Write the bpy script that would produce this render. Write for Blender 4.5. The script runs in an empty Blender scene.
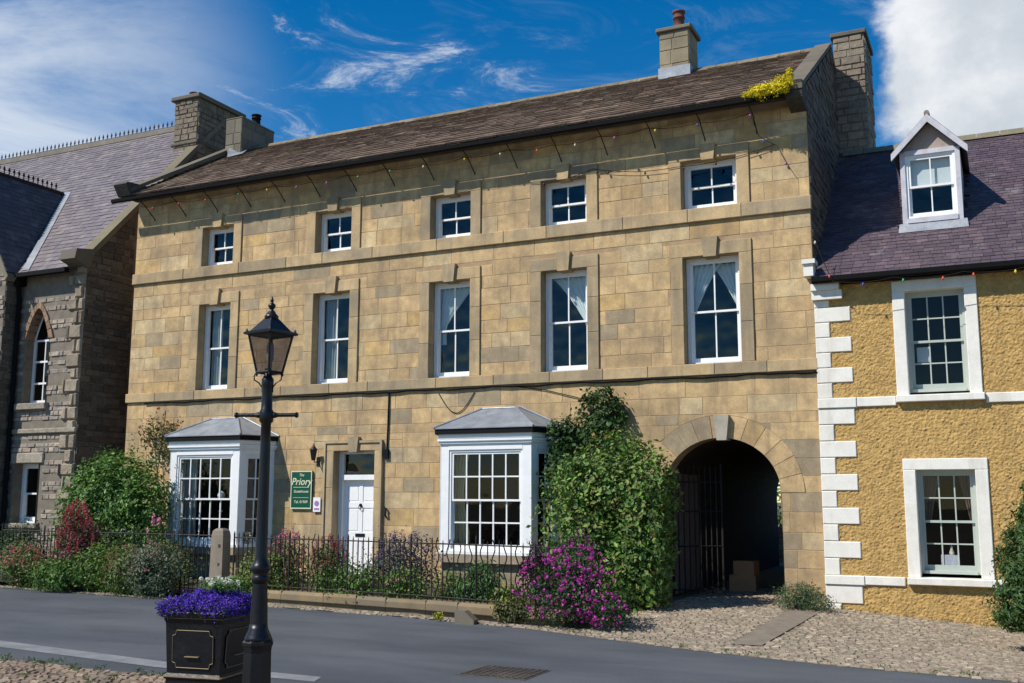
import bpy, math, random
from math import sin, cos, pi, radians, sqrt, atan2, hypot, degrees
from mathutils import Vector, Matrix, noise
rnd = random.Random(7)
C = bpy.context.scene.collection
V = Vector

# ------------------------------------------------------------------ helpers
def set_props(o, label=None, cat=None, group=None, kind=None):
    if label: o['label'] = label
    if cat: o['category'] = cat
    if group: o['group'] = group
    if kind: o['kind'] = kind
    return o

def empty(name, loc=(0, 0, 0), label=None, cat=None, group=None):
    o = bpy.data.objects.new(name, None); C.objects.link(o)
    o.location = loc; o.empty_display_size = .2
    return set_props(o, label, cat, group)

class MB:
    """collects faces; build() links ONE mesh object (world coordinates, re-based on the parent)"""
    def __init__(s, col=(.5, .5, .5)):
        s.v = []; s.f = []; s.c = []; s.col = col; s.M = None
    def vert(s, p):
        p = V(p)
        if s.M is not None: p = s.M @ p
        s.v.append(p); return len(s.v) - 1
    def face(s, pts, col=None):
        i = [s.vert(p) for p in pts]; s.f.append(i); s.c.append(col or s.col)
    def idx(s, f, col=None):
        s.f.append(f); s.c.append(col or s.col)
    def box(s, x0, x1, y0, y1, z0, z1, col=None):
        i = [s.vert(p) for p in ((x0,y0,z0),(x1,y0,z0),(x1,y1,z0),(x0,y1,z0),(x0,y0,z1),(x1,y0,z1),(x1,y1,z1),(x0,y1,z1))]
        for f in ((0,3,2,1),(4,5,6,7),(0,1,5,4),(1,2,6,5),(2,3,7,6),(3,0,4,7)): s.idx([i[k] for k in f], col)
    def bbox(s, x0, x1, y0, y1, z0, z1, b=.01, col=None):
        """box with chamfered front (-y) edges"""
        s.face([(x0+b,y0,z0+b),(x1-b,y0,z0+b),(x1-b,y0,z1-b),(x0+b,y0,z1-b)], col)
        s.face([(x0,y0+b,z0),(x1,y0+b,z0),(x1-b,y0,z0+b),(x0+b,y0,z0+b)], col)
        s.face([(x0+b,y0,z1-b),(x1-b,y0,z1-b),(x1,y0+b,z1),(x0,y0+b,z1)], col)
        s.face([(x0,y0+b,z0),(x0+b,y0,z0+b),(x0+b,y0,z1-b),(x0,y0+b,z1)], col)
        s.face([(x1-b,y0,z0+b),(x1,y0+b,z0),(x1,y0+b,z1),(x1-b,y0,z1-b)], col)
        s.face([(x0,y1,z0),(x1,y1,z0),(x1,y0+b,z0),(x0,y0+b,z0)], col)
        s.face([(x0,y0+b,z1),(x1,y0+b,z1),(x1,y1,z1),(x0,y1,z1)], col)
        s.face([(x0,y1,z0),(x0,y0+b,z0),(x0,y0+b,z1),(x0,y1,z1)], col)
        s.face([(x1,y0+b,z0),(x1,y1,z0),(x1,y1,z1),(x1,y0+b,z1)], col)
        s.face([(x0,y1,z0),(x0,y1,z1),(x1,y1,z1),(x1,y1,z0)], col)
    def prism(s, poly, d, col=None):
        """poly: list of points (planar), extruded by vector d"""
        d = V(d); n = len(poly)
        a = [s.vert(p) for p in poly]; b = [s.vert(V(p) + d) for p in poly]
        s.idx(a[::-1], col); s.idx(b, col)
        for k in range(n): s.idx([a[k], a[(k+1) % n], b[(k+1) % n], b[k]], col)
    def tube(s, path, r, n=8, col=None, caps=True):
        path = [V(p) for p in path]; rings = []
        rr = r if isinstance(r, (list, tuple)) else [r] * len(path)
        up = None
        for k, p in enumerate(path):
            t = (path[min(k+1, len(path)-1)] - path[max(k-1, 0)]).normalized()
            if up is None:
                up = V((0, 0, 1)) if abs(t.z) < .9 else V((1, 0, 0))
            a = t.cross(up).normalized(); b = a.cross(t).normalized(); up = b
            rings.append([s.vert(p + (a * cos(2*pi*j/n) + b * sin(2*pi*j/n)) * rr[k]) for j in range(n)])
        for k in range(len(path)-1):
            for j in range(n): s.idx([rings[k][j], rings[k][(j+1) % n], rings[k+1][(j+1) % n], rings[k+1][j]], col)
        if caps: s.idx(rings[0][::-1], col); s.idx(rings[-1], col)
    def lathe(s, prof, c=(0, 0, 0), n=16, col=None, rot=0):
        c = V(c); rings = []
        for r, z in prof:
            rings.append([s.vert(c + V((r*cos(rot+2*pi*j/n), r*sin(rot+2*pi*j/n), z))) for j in range(n)])
        for k in range(len(prof)-1):
            for j in range(n): s.idx([rings[k][j], rings[k][(j+1) % n], rings[k+1][(j+1) % n], rings[k+1][j]], col)
        s.idx(rings[0][::-1], col); s.idx(rings[-1], col)
    def build(s, name, mat, parent=None, smooth=False):
        me = bpy.data.meshes.new(name)
        off = parent_origin(parent) if parent is not None else V((0, 0, 0))
        me.from_pydata([tuple(p - off) for p in s.v], [], s.f)
        at = me.attributes.new('Col', 'FLOAT_COLOR', 'FACE')
        buf = []
        for c in s.c: buf += [c[0], c[1], c[2], 1.0]
        at.data.foreach_set('color', buf)
        if smooth: me.polygons.foreach_set('use_smooth', [True] * len(me.polygons))
        me.materials.append(mat); me.update()
        o = bpy.data.objects.new(name, me); C.objects.link(o)
        if parent is not None: o.parent = parent
        return o

def parent_origin(p):
    t = V((0, 0, 0))
    while p is not None: t = t + V(p.location); p = p.parent
    return t

# ------------------------------------------------------------------ materials
def new_mat(name):
    m = bpy.data.materials.new(name); m.use_nodes = True
    nt = m.node_tree; nt.nodes.clear()
    return m, nt, nt.nodes, nt.links

def surf(name, base=None, rough=.85, vary=.25, scale=6, fine=60, bump=.3, bscale=40, bdist=.01, stain=None, stain_scale=.7, stain_lo=.5, stain_hi=.7, metal=0, spec=.3, stretch=None, stain_amt=.6, coat=0, streak=None, streak_amt=.5):
    """colour attribute (or fixed base) x noise, optional blotchy stain colour, noise bump"""
    m, nt, N, L = new_mat(name)
    out = N.new('ShaderNodeOutputMaterial'); bs = N.new('ShaderNodeBsdfPrincipled'); L.new(bs.outputs[0], out.inputs[0])
    tc = N.new('ShaderNodeTexCoord'); mp = N.new('ShaderNodeMapping'); L.new(tc.outputs['Object'], mp.inputs[0])
    if stretch: mp.inputs['Scale'].default_value = stretch
    if base is None:
        a = N.new('ShaderNodeAttribute'); a.attribute_name = 'Col'; col = a.outputs['Color']
    else:
        a = N.new('ShaderNodeRGB'); a.outputs[0].default_value = (*base, 1); col = a.outputs[0]
    def noise_(sc, det=6, ro=.6):
        n = N.new('ShaderNodeTexNoise'); n.inputs['Scale'].default_value = sc; n.inputs['Detail'].default_value = det
        n.inputs['Roughness'].default_value = ro; L.new(mp.outputs[0], n.inputs['Vector']); return n.outputs['Fac']
    def mul(col, fac_out, lo, hi):
        r = N.new('ShaderNodeMapRange'); r.inputs[1].default_value = .3; r.inputs[2].default_value = .7
        r.inputs[3].default_value = lo; r.inputs[4].default_value = hi; L.new(fac_out, r.inputs[0])
        x = N.new('ShaderNodeMix'); x.data_type = 'RGBA'; x.blend_type = 'MULTIPLY'; x.inputs[0].default_value = 1
        L.new(col, x.inputs[6]); L.new(r.outputs[0], x.inputs[7]); return x.outputs[2]
    if vary:
        col = mul(col, noise_(scale), 1 - vary, 1 + vary)
        col = mul(col, noise_(fine, 3), 1 - vary * .7, 1 + vary * .7)
    if stain:
        r = N.new('ShaderNodeMapRange'); r.inputs[1].default_value = stain_lo; r.inputs[2].default_value = stain_hi
        r.inputs[3].default_value = 0; r.inputs[4].default_value = stain_amt; L.new(noise_(stain_scale, 9, .68), r.inputs[0])
        x = N.new('ShaderNodeMix'); x.data_type = 'RGBA'; L.new(r.outputs[0], x.inputs[0]); L.new(col, x.inputs[6])
        x.inputs[7].default_value = (*stain, 1); col = x.outputs[2]
    if streak:      # rain streaks: long vertical stains
        m2 = N.new('ShaderNodeMapping'); L.new(tc.outputs['Object'], m2.inputs[0]); m2.inputs['Scale'].default_value = (2.6, 2.6, .32)
        n2 = N.new('ShaderNodeTexNoise'); n2.inputs['Scale'].default_value = 1.4; n2.inputs['Detail'].default_value = 8; n2.inputs['Roughness'].default_value = .65; L.new(m2.outputs[0], n2.inputs['Vector'])
        r = N.new('ShaderNodeMapRange'); r.inputs[1].default_value = .50; r.inputs[2].default_value = .72; r.inputs[3].default_value = 0; r.inputs[4].default_value = streak_amt; L.new(n2.outputs['Fac'], r.inputs[0])
        x = N.new('ShaderNodeMix'); x.data_type = 'RGBA'; L.new(r.outputs[0], x.inputs[0]); L.new(col, x.inputs[6]); x.inputs[7].default_value = (*streak, 1); col = x.outputs[2]
    L.new(col, bs.inputs['Base Color'])
    bs.inputs['Roughness'].default_value = rough; bs.inputs['Metallic'].default_value = metal
    bs.inputs['Specular IOR Level'].default_value = spec; bs.inputs['Coat Weight'].default_value = coat
    if bump:
        b = N.new('ShaderNodeBump'); b.inputs['Strength'].default_value = bump; b.inputs['Distance'].default_value = bdist
        L.new(noise_(bscale, 5), b.inputs['Height']); L.new(b.outputs[0], bs.inputs['Normal'])
    return m

def leafmat(name, trans=.3, rough=.5):
    m, nt, N, L = new_mat(name)
    out = N.new('ShaderNodeOutputMaterial'); bs = N.new('ShaderNodeBsdfPrincipled'); tr = N.new('ShaderNodeBsdfTranslucent')
    mx = N.new('ShaderNodeMixShader'); mx.inputs[0].default_value = trans
    a = N.new('ShaderNodeAttribute'); a.attribute_name = 'Col'
    L.new(a.outputs['Color'], bs.inputs['Base Color']); L.new(a.outputs['Color'], tr.inputs[0])
    bs.inputs['Roughness'].default_value = rough; bs.inputs['Specular IOR Level'].default_value = .35
    L.new(bs.outputs[0], mx.inputs[1]); L.new(tr.outputs[0], mx.inputs[2]); L.new(mx.outputs[0], out.inputs[0])
    return m

def glassmat(name, tint=(.8, .85, .85), refl=1.0, wob=.02):
    m, nt, N, L = new_mat(name)
    out = N.new('ShaderNodeOutputMaterial'); t = N.new('ShaderNodeBsdfTransparent'); g = N.new('ShaderNodeBsdfGlossy')
    t.inputs[0].default_value = (*tint, 1); g.inputs['Roughness'].default_value = .02
    fr = N.new('ShaderNodeFresnel'); fr.inputs[0].default_value = 1.52
    ma = N.new('ShaderNodeMath'); ma.operation = 'MULTIPLY'; ma.inputs[1].default_value = refl; L.new(fr.outputs[0], ma.inputs[0])
    ge = N.new('ShaderNodeNewGeometry'); io = N.new('ShaderNodeMapRange'); io.inputs[3].default_value = 1.52; io.inputs[4].default_value = 1/1.52
    L.new(ge.outputs['Backfacing'], io.inputs[0]); L.new(io.outputs[0], fr.inputs[0])
    tc = N.new('ShaderNodeTexCoord'); n = N.new('ShaderNodeTexNoise'); n.inputs['Scale'].default_value = 2.2; n.inputs['Detail'].default_value = 1
    L.new(tc.outputs['Object'], n.inputs['Vector'])
    b = N.new('ShaderNodeBump'); b.inputs['Strength'].default_value = 1; b.inputs['Distance'].default_value = wob; L.new(n.outputs['Fac'], b.inputs['Height'])
    L.new(b.outputs[0], g.inputs['Normal'])
    mx = N.new('ShaderNodeMixShader'); L.new(ma.outputs[0], mx.inputs[0]); L.new(t.outputs[0], mx.inputs[1]); L.new(g.outputs[0], mx.inputs[2])
    L.new(mx.outputs[0], out.inputs[0]); return m

def clothmat(name, col, trans=.35):
    m, nt, N, L = new_mat(name)
    out = N.new('ShaderNodeOutputMaterial'); d = N.new('ShaderNodeBsdfDiffuse'); t = N.new('ShaderNodeBsdfTransparent')
    d.inputs[0].default_value = (*col, 1)
    mx = N.new('ShaderNodeMixShader'); mx.inputs[0].default_value = trans
    L.new(d.outputs[0], mx.inputs[1]); L.new(t.outputs[0], mx.inputs[2]); L.new(mx.outputs[0], out.inputs[0]); return m

ASH = surf('ashlar_sandstone', vary=.22, scale=5, fine=45, bump=.45, bscale=55, bdist=.006, stain=(.20, .15, .10), stain_scale=1.1, stain_lo=.42, stain_hi=.66, stain_amt=.62, streak=(.18, .13, .09), streak_amt=.6)
MORT = surf('ashlar_joint', base=(.36, .25, .145), vary=.2, bump=.2)
DRESS = surf('dressed_stone', streak=(.16, .13, .09), streak_amt=.6, vary=.14, scale=3, fine=40, bump=.35, bscale=40, bdist=.005, stain=(.15, .135, .11), stain_scale=1.1, stain_lo=.45, stain_hi=.68, stain_amt=.6)
RUB = surf('rubble_stone', vary=.25, scale=7, fine=40, bump=.8, bscale=22, bdist=.02, stain=(.10, .09, .075), stain_scale=1.3, stain_lo=.45, stain_hi=.7, stain_amt=.5)
RMORT = surf('rubble_joint', base=(.19, .16, .125), vary=.2, bump=.4)
SLAB = surf('stone_slates', vary=.28, scale=5, fine=30, bump=.7, bscale=25, bdist=.02, stain=(.20, .18, .12), stain_scale=1.6, stain_lo=.55, stain_hi=.75, stain_amt=.5)
SLATE = surf('welsh_slates', vary=.18, scale=5, fine=30, bump=.3, bscale=25, bdist=.005, rough=.55, spec=.5, stain=(.36, .33, .32), stain_scale=2.2, stain_lo=.56, stain_hi=.8, stain_amt=.6)
WHITE = surf('white_gloss_paint', base=(.80, .80, .79), rough=.35, vary=.04, bump=.05, spec=.5)
MASON = surf('white_masonry_paint', streak=(.42, .37, .28), streak_amt=.4, base=(.76, .73, .66), rough=.8, vary=.06, bump=.4, bscale=45, bdist=.006, stain=(.5, .45, .35), stain_scale=2.5, stain_lo=.52, stain_hi=.8, stain_amt=.45)
SAGE = surf('pale_sage_paint', base=(.42, .46, .41), rough=.45, vary=.05, bump=.05)
GREYW = surf('weathered_lilac_paint', base=(.50, .49, .53), rough=.6, vary=.15, bump=.1)
OCHRE = surf('ochre_roughcast', streak=(.33, .21, .08), streak_amt=.45, base=(.50, .32, .115), rough=.9, vary=.22, scale=11, fine=50, bump=1, bscale=45, bdist=.02, stain=(.36, .21, .06), stain_scale=2.0, stain_lo=.5, stain_hi=.75, stain_amt=.4)
LEAD = surf('lead_sheet', base=(.24, .26, .29), rough=.5, vary=.25, scale=3, bump=.2, bscale=6, metal=.3, stain=(.42, .43, .44), stain_scale=2, stain_lo=.5, stain_hi=.7)
BLACK = surf('black_iron_paint', base=(.006, .006, .009), rough=.36, vary=.3, bump=.25, bscale=30, spec=.38, stain=(.03, .028, .028), stain_scale=4, stain_lo=.55, stain_hi=.8)
RUST = surf('dark_wrought_iron', base=(.018, .013, .012), rough=.6, vary=.4, bump=.3)
GUT = surf('black_gutter_paint', base=(.007, .007, .008), rough=.7, vary=.2, bump=.1, spec=.12)
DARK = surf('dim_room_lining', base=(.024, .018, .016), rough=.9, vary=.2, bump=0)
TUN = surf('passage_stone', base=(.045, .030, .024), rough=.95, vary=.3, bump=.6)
ASPH = surf('worn_asphalt', base=(.070, .078, .090), rough=.85, vary=.22, scale=.9, fine=75, bump=1, bscale=90, bdist=.01, stain=(.12, .125, .135), stain_scale=.6, stain_lo=.44, stain_hi=.66, stain_amt=.6, stretch=(.45, 1.3, 1))
CHAN = surf('channel_concrete', base=(.19, .195, .20), rough=.9, vary=.2, scale=4, bump=.3, stain=(.12, .125, .13), stain_scale=1.5)
COB = surf('cobble_stone', stain=(.17, .15, .10), stain_scale=1.2, stain_lo=.5, stain_hi=.75, vary=.22, scale=9, fine=60, bump=.6, bscale=40, bdist=.01, rough=.8)
SOIL = surf('bedding_earth', base=(.17, .135, .095), rough=.95, vary=.3, bump=.6, stain=(.09, .10, .045), stain_scale=.8, stain_lo=.5, stain_hi=.7)
GARD = surf('garden_soil', base=(.05, .04, .028), rough=.95, vary=.3, bump=.6)
GRND = surf('land', base=(.10, .11, .06), rough=.95, vary=.3, bump=.2)
TERRA = surf('terracotta', base=(.13, .05, .038), rough=.7, vary=.25, bump=.2)
SMOOTH = surf('smooth_slab', stain=(.27, .23, .18), stain_scale=2.5, stain_lo=.5, stain_hi=.7, base=(.19, .16, .125), rough=.85, vary=.2, bump=.3)
GREEN = surf('sign_green', base=(.003, .075, .045), rough=.4, vary=.03, bump=0)
CREAM = surf('sign_cream', base=(.62, .62, .42), rough=.5, vary=.03, bump=0)
GOLD = surf('gold_line_paint', base=(.27, .20, .11), rough=.5, vary=.1, bump=0)
CARD = surf('brown_card', base=(.42, .24, .13), rough=.8, vary=.1, bump=0)
WOOD = surf('weathered_boards', base=(.20, .15, .14), rough=.8, vary=.3, bump=.3, stretch=(6, 6, 1))
PINKR = surf('pink_render', base=(.36, .29, .25), rough=.9, vary=.12, bump=.5)
BARK = surf('bark', base=(.09, .065, .045), rough=.9, vary=.3, bump=.6)
COLM = surf('painted_small_items', rough=.5, vary=.05, bump=0)
LEAF = leafmat('leaf')
PETAL = leafmat('petal', .35, .6)
GLASS = glassmat('old_window_glass', refl=1.15, wob=.03)
BGLASS = glassmat('bay_window_glass', refl=.7, wob=.004)
LGLASS = glassmat('lantern_glass', tint=(.50, .49, .53), refl=.9, wob=.0)
NET = clothmat('net_curtain', (.82, .87, .88), .12)
CURT = clothmat('cream_curtain', (.6, .5, .3), .0)
GREYC = clothmat('grey_curtain', (.36, .38, .38), .0)
REDC = clothmat('dusky_curtain', (.20, .13, .12), .0)
BLIND = clothmat('white_blind', (.74, .76, .76), .0)

def tint(R, c, k=.2):
    f = R.uniform(1 - k, 1 + k); return tuple(q * f for q in c)

# ------------------------------------------------------------------ masonry
def rect_sub(r, holes):
    out = [r]
    for (a0, a1, b0, b1) in holes:
        nxt = []
        for (x0, x1, z0, z1) in out:
            if a1 <= x0 or a0 >= x1 or b1 <= z0 or b0 >= z1: nxt.append((x0, x1, z0, z1)); continue
            if z0 < b0: nxt.append((x0, x1, z0, b0))
            if b1 < z1: nxt.append((x0, x1, b1, z1))
            m0, m1 = max(z0, b0), min(z1, b1)
            if x0 < a0: nxt.append((x0, a0, m0, m1))
            if a1 < x1: nxt.append((a1, x1, m0, m1))
        out = nxt
    return out

def stones(mb, M, u0, u1, v0, v1, ch, ln, pal, depth=(.006, .009), gap=.006, holes=(), low=None, top=None, seed=1, lump=0.0, minw=.05, bev=.012):
    """lay coursed blocks on a wall; M(u,v,d)->world; low/top: functions u->v limiting the wall"""
    R = random.Random(seed); v = v0
    while v < v1 - .01:
        h = R.uniform(*ch)
        if v1 - v < h * 1.5: h = v1 - v
        u = u0 - R.uniform(0, ln[0])
        while u < u1:
            w = R.uniform(*ln)
            a, b = max(u, u0), min(u + w, u1)
            u += w
            if b - a < .02: continue
            base = pal(R)
            for (x0, x1, z0, z1) in rect_sub((a, b, v, v + h), holes):
                x0 += gap; x1 -= gap; z0 += gap; z1 -= gap
                if x1 - x0 < minw or z1 - z0 < .09: continue
                d = R.uniform(*depth)
                lo = (lambda q: max(z0, low(q))) if low else (lambda q: z0)
                hi = (lambda q: min(z1, top(q))) if top else (lambda q: z1)
                cut = (low and max(low(x0), low(x1), low((x0+x1)/2)) > z0) or (top and min(top(x0), top(x1)) < z1)
                if cut:
                    n = 8; us = [x0 + (x1 - x0) * k / n for k in range(n + 1)]
                    for k in range(n):
                        p, q = us[k], us[k+1]
                        l0, l1, h0, h1 = lo(p), lo(q), hi(p), hi(q)
                        if h0 - l0 <= .004 and h1 - l1 <= .004: continue
                        if h0 < l0: l0 = h0 = min(l0, z1)
                        if h1 < l1: l1 = h1 = min(l1, z1)
                        mb.face([M(p, l0, d), M(q, l1, d), M(q, h1, d), M(p, h0, d)], base)
                        mb.face([M(p, l0, 0), M(q, l1, 0), M(q, l1, d), M(p, l0, d)], base)
                        mb.face([M(p, h0, d), M(q, h1, d), M(q, h1, 0), M(p, h0, 0)], base)
                    continue
                j = lambda s=lump: R.uniform(-s, s)
                bv = min(bev, (x1-x0)/4, (z1-z0)/4)
                o = [M(x0 + j()*.6, z0 + j()*.6, -.004), M(x1 + j()*.6, z0 + j()*.6, -.004), M(x1 + j()*.6, z1 + j()*.6, -.004), M(x0 + j()*.6, z1 + j()*.6, -.004)]
                i_ = [M(x0 + bv, z0 + bv, d + j()), M(x1 - bv, z0 + bv, d + j()), M(x1 - bv, z1 - bv, d + j()), M(x0 + bv, z1 - bv, d + j())]
                oi = [mb.vert(p) for p in o]; ii = [mb.vert(p) for p in i_]
                mb.idx(ii, base)
                for k in range(4): mb.idx([oi[k], oi[(k+1) % 4], ii[(k+1) % 4], ii[k]], base)
        v += h

def pal_ash(R):
    t = R.random()
    if t < .09: c = (.37, .29, .18)
    elif t < .16: c = (.54, .36, .155)
    elif t < .30: c = (.57, .43, .24)
    else: c = (.55, .38, .19)
    k = R.uniform(.85, 1.08); return tuple(q * k for q in c)
def pal_dress(R):
    k = R.uniform(.85, 1.08); c = (.48, .345, .185) if R.random() < .65 else (.39, .295, .175); return tuple(q * k for q in c)
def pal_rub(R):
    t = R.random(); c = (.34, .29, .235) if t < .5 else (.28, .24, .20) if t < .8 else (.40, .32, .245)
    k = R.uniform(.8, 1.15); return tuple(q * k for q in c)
def pal_rub_shade(R):  # same rubble darkened: painted shade for walls turned away from the sun
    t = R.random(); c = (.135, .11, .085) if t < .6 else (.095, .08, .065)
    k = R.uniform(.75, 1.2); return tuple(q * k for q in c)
Mfront = lambda y: (lambda u, v, d: (u, y - d, v))
Mright = lambda x: (lambda u, v, d: (x + d, u, v))      # a wall facing +x, u = y

def slates(mb, O, U, W, lenU, lenW, exp0, exp1, wd, th, pal, seed=1, ok=None, jit=.01):
    """courses of slates from the eaves up: O corner, U along the eaves, W up the slope"""
    R = random.Random(seed); O = V(O); U = V(U).normalized(); W = V(W).normalized(); Nn = U.cross(W).normalized()
    w = 0
    while w < lenW:
        t = w / lenW; ex = exp0 + (exp1 - exp0) * t
        u = -R.uniform(0, wd[0])
        while u < lenU:
            sw = R.uniform(*wd) * (.7 + .3 * ex / exp0)
            a, b = max(0, u), min(u + sw, lenU); u += sw
            if b - a < .03: continue
            if ok and not ok((a + b) / 2, w + ex * .5): continue
            c = pal(R); e = R.uniform(-jit, jit); h = th * R.uniform(.8, 1.35); g = .003
            top = min(w + ex * 1.2, lenW)
            p0 = O + U * (a + g) + W * (w + e) ; p1 = O + U * (b - g) + W * (w + e)
            q0 = O + U * (a + g) + W * top; q1 = O + U * (b - g) + W * top
            P0 = p0 + Nn * h * 1.6; P1 = p1 + Nn * (h * 1.6 + R.uniform(-.3, .3) * th); 
            Q0 = q0 + Nn * h * .35; Q1 = q1 + Nn * h * .35
            mb.face([P0, P1, Q1, Q0], c); mb.face([p0, p1, P1, P0], c)
            mb.face([p0, P0, Q0, q0], c); mb.face([P1, p1, q1, Q1], c)
        w += ex

# ------------------------------------------------------------------ windows
def sash(mb, gl, x0, x1, z0, z1, y, cols, r_up, r_lo, fw=.055, st=.05, bar=.022, rail=.085, split=.5, depth=.05):
    """box sash window in plane y (outer face), into mesh mb and glass mesh gl"""
    mb.box(x0, x0 + fw, y, y + .10, z0, z1); mb.box(x1 - fw, x1, y, y + .10, z0, z1)
    mb.box(x0 + fw, x1 - fw, y, y + .10, z1 - fw, z1); mb.box(x0 + fw, x1 - fw, y - .03, y + .10, z0, z0 + .05)
    a, b, lo, hi = x0 + fw, x1 - fw, z0 + .05, z1 - fw
    zm = lo + (hi - lo) * split
    def leaf(a, b, lo, hi, yy, rows, bot, topr):
        mb.box(a, a + st, yy, yy + .035, lo, hi); mb.box(b - st, b, yy, yy + .035, lo, hi)
        mb.box(a + st, b - st, yy, yy + .035, lo, lo + bot); mb.box(a + st, b - st, yy, yy + .035, hi - topr, hi)
        A, B, Lo, Hi = a + st, b - st, lo + bot, hi - topr
        for k in range(1, cols):
            x = A + (B - A) * k / cols; mb.box(x - bar/2, x + bar/2, yy + .003, yy + .03, Lo, Hi)
        for k in range(1, rows):
            z = Lo + (Hi - Lo) * k / rows; mb.box(A, B, yy + .001, yy + .028, z - bar/2, z + bar/2)
        gl.face([(A, yy + .02, Lo), (B, yy + .02, Lo), (B, yy + .02, Hi), (A, yy + .02, Hi)])
    leaf(a, b, zm - .02, hi, y + .02, r_up, .04, .045)
    leaf(a, b, lo, zm + .02, y + .06, r_lo, rail, .04)

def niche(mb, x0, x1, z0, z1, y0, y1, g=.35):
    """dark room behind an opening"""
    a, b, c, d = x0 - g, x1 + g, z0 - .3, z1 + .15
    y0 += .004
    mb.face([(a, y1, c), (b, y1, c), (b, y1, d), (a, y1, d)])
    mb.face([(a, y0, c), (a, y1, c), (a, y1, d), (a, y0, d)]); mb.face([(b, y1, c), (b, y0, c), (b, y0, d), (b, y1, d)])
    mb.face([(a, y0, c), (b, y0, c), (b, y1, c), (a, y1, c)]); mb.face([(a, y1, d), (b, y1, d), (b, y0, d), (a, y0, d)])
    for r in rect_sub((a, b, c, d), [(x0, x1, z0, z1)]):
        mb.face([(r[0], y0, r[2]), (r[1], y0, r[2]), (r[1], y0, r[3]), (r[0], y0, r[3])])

def drape(mb, fl, fr, zt, zb, y, n=26, m=14, amp=.025, folds=7):
    """gathered cloth between the curves fl(t), fr(t), t = 0 at the top"""
    g = []
    for i in range(m + 1):
        t = i / m; row = []
        for k in range(n + 1):
            u = k / n; x = fl(t) + (fr(t) - fl(t)) * u
            row.append(mb.vert((x, y + amp * sin(u * folds * 2 * pi + t * 1.5) * (1 - .3 * t), zt + (zb - zt) * t)))
        g.append(row)
    for i in range(m):
        for k in range(n): mb.idx([g[i][k], g[i][k+1], g[i+1][k+1], g[i+1][k]])

# ------------------------------------------------------------------ foliage
def vcol(R, pal, k=.2):
    c = R.choice(pal); f = R.uniform(1 - k, 1 + k); return (c[0]*f, c[1]*f, c[2]*f)

def leafquad(mb, c, size, nrm, R, col, asp=.55):
    n = V(nrm); n = n.normalized() if n.length > 1e-4 else V((0, 0, 1))
    a = n.cross(V((R.uniform(-1, 1), R.uniform(-1, 1), R.uniform(-1, 1)))); a = a.normalized() if a.length > 1e-4 else V((1, 0, 0))
    b = n.cross(a); c = V(c); h = size * .5
    i = [mb.vert(c - a*h), mb.vert(c + b*h*asp + n*h*.15), mb.vert(c + a*h), mb.vert(c - b*h*asp + n*h*.15)]
    mb.idx(i, col)

def foliage(blobs, n, size, pal, seed=1, sub=26, spread=.2, droop=0, inner=.22, asp=.55, mb=None, keep=None):
    """leaves in clumps over a union of ellipsoids (centre, radii)"""
    R = random.Random(seed); mb = mb or MB()
    wts = [b[1][0]*b[1][2] + b[1][1]*b[1][2] + b[1][0]*b[1][1] for b in blobs]; tot = sum(wts)
    for (c, r), w in zip(blobs, wts):
        c = V(c); cl = []
        for k in range(max(4, int(sub * w / tot * len(blobs)))):
            d = V((R.gauss(0, 1), R.gauss(0, 1), R.gauss(0, 1))).normalized()
            s = R.uniform(.72, 1.02)
            cl.append((V((c.x + d.x*r[0]*s, c.y + d.y*r[1]*s, c.z + d.z*r[2]*s)), R.uniform(.6, 1.3), R.uniform(.82, 1.18), d))
        nn = int(n * w / tot); rm = (r[0] + r[1] + r[2]) / 3
        for k in range(nn):
            if R.random() < inner:
                d = V((R.gauss(0, 1), R.gauss(0, 1), R.gauss(0, 1))).normalized() * (R.random() ** .5) * .9
                p = V((c.x + d.x*r[0], c.y + d.y*r[1], c.z + d.z*r[2])); tone = 1; d0 = d
            else:
                q, rr, tone, d0 = R.choice(cl)
                p = q + V((R.gauss(0, 1), R.gauss(0, 1), R.gauss(0, .9))) * spread * rm * rr
            if p.z < .03: continue
            if keep and not keep(p): continue
            nr = d0 + V((R.uniform(-1, 1), R.uniform(-1, 1), R.uniform(-.4, 1.2))) * .9
            col = vcol(R, pal); col = (col[0]*tone, col[1]*tone, col[2]*tone)
            leafquad(mb, p, size * R.uniform(.6, 1.3), nr, R, col, asp)
    for k in range(n // 110):      # loose shoots breaking the outline
        c, r = R.choices(blobs, wts)[0]; d = V((R.gauss(0, 1), R.gauss(0, 1), R.gauss(.35, 1))).normalized()
        p = V((c[0] + d.x*r[0]*.95, c[1] + d.y*r[1]*.95, c[2] + d.z*r[2]*.95)); t = (d + V((R.uniform(-.5, .5), R.uniform(-.5, .5), R.uniform(0, .8)))).normalized()
        L_ = (r[0] + r[1] + r[2]) / 3 * R.uniform(.12, .36); m_ = max(4, int(L_ / (size * .45))); f = R.uniform(.9, 1.35)
        for j in range(m_):
            q = p + t * (L_ * j / m_) + V((0, 0, -.15 * L_ * (j/m_)**2)) + V((R.uniform(-1, 1), R.uniform(-1, 1), R.uniform(-1, 1))) * size * .35
            if q.z < .03 or (keep and not keep(q)): continue
            col = vcol(R, pal); leafquad(mb, q, size * R.uniform(.5, 1.1), t + V((R.uniform(-1, 1), R.uniform(-1, 1), R.uniform(-.3, 1))), R, (col[0]*f, col[1]*f, col[2]*f), asp)
    return mb

def stems(base, tops, r=.012, col=(.08, .07, .03), bend=.1, seed=1):
    R = random.Random(seed); mb = MB(col)
    for t in tops:
        b = V(base); t = V(t); m = (b + t) / 2 + V((R.uniform(-bend, bend), R.uniform(-bend, bend), 0))
        mb.tube([b, (b + m) / 2, m, (m + t) / 2, t], [r, r*.9, r*.75, r*.6, r*.4], 5)
    return mb

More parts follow.
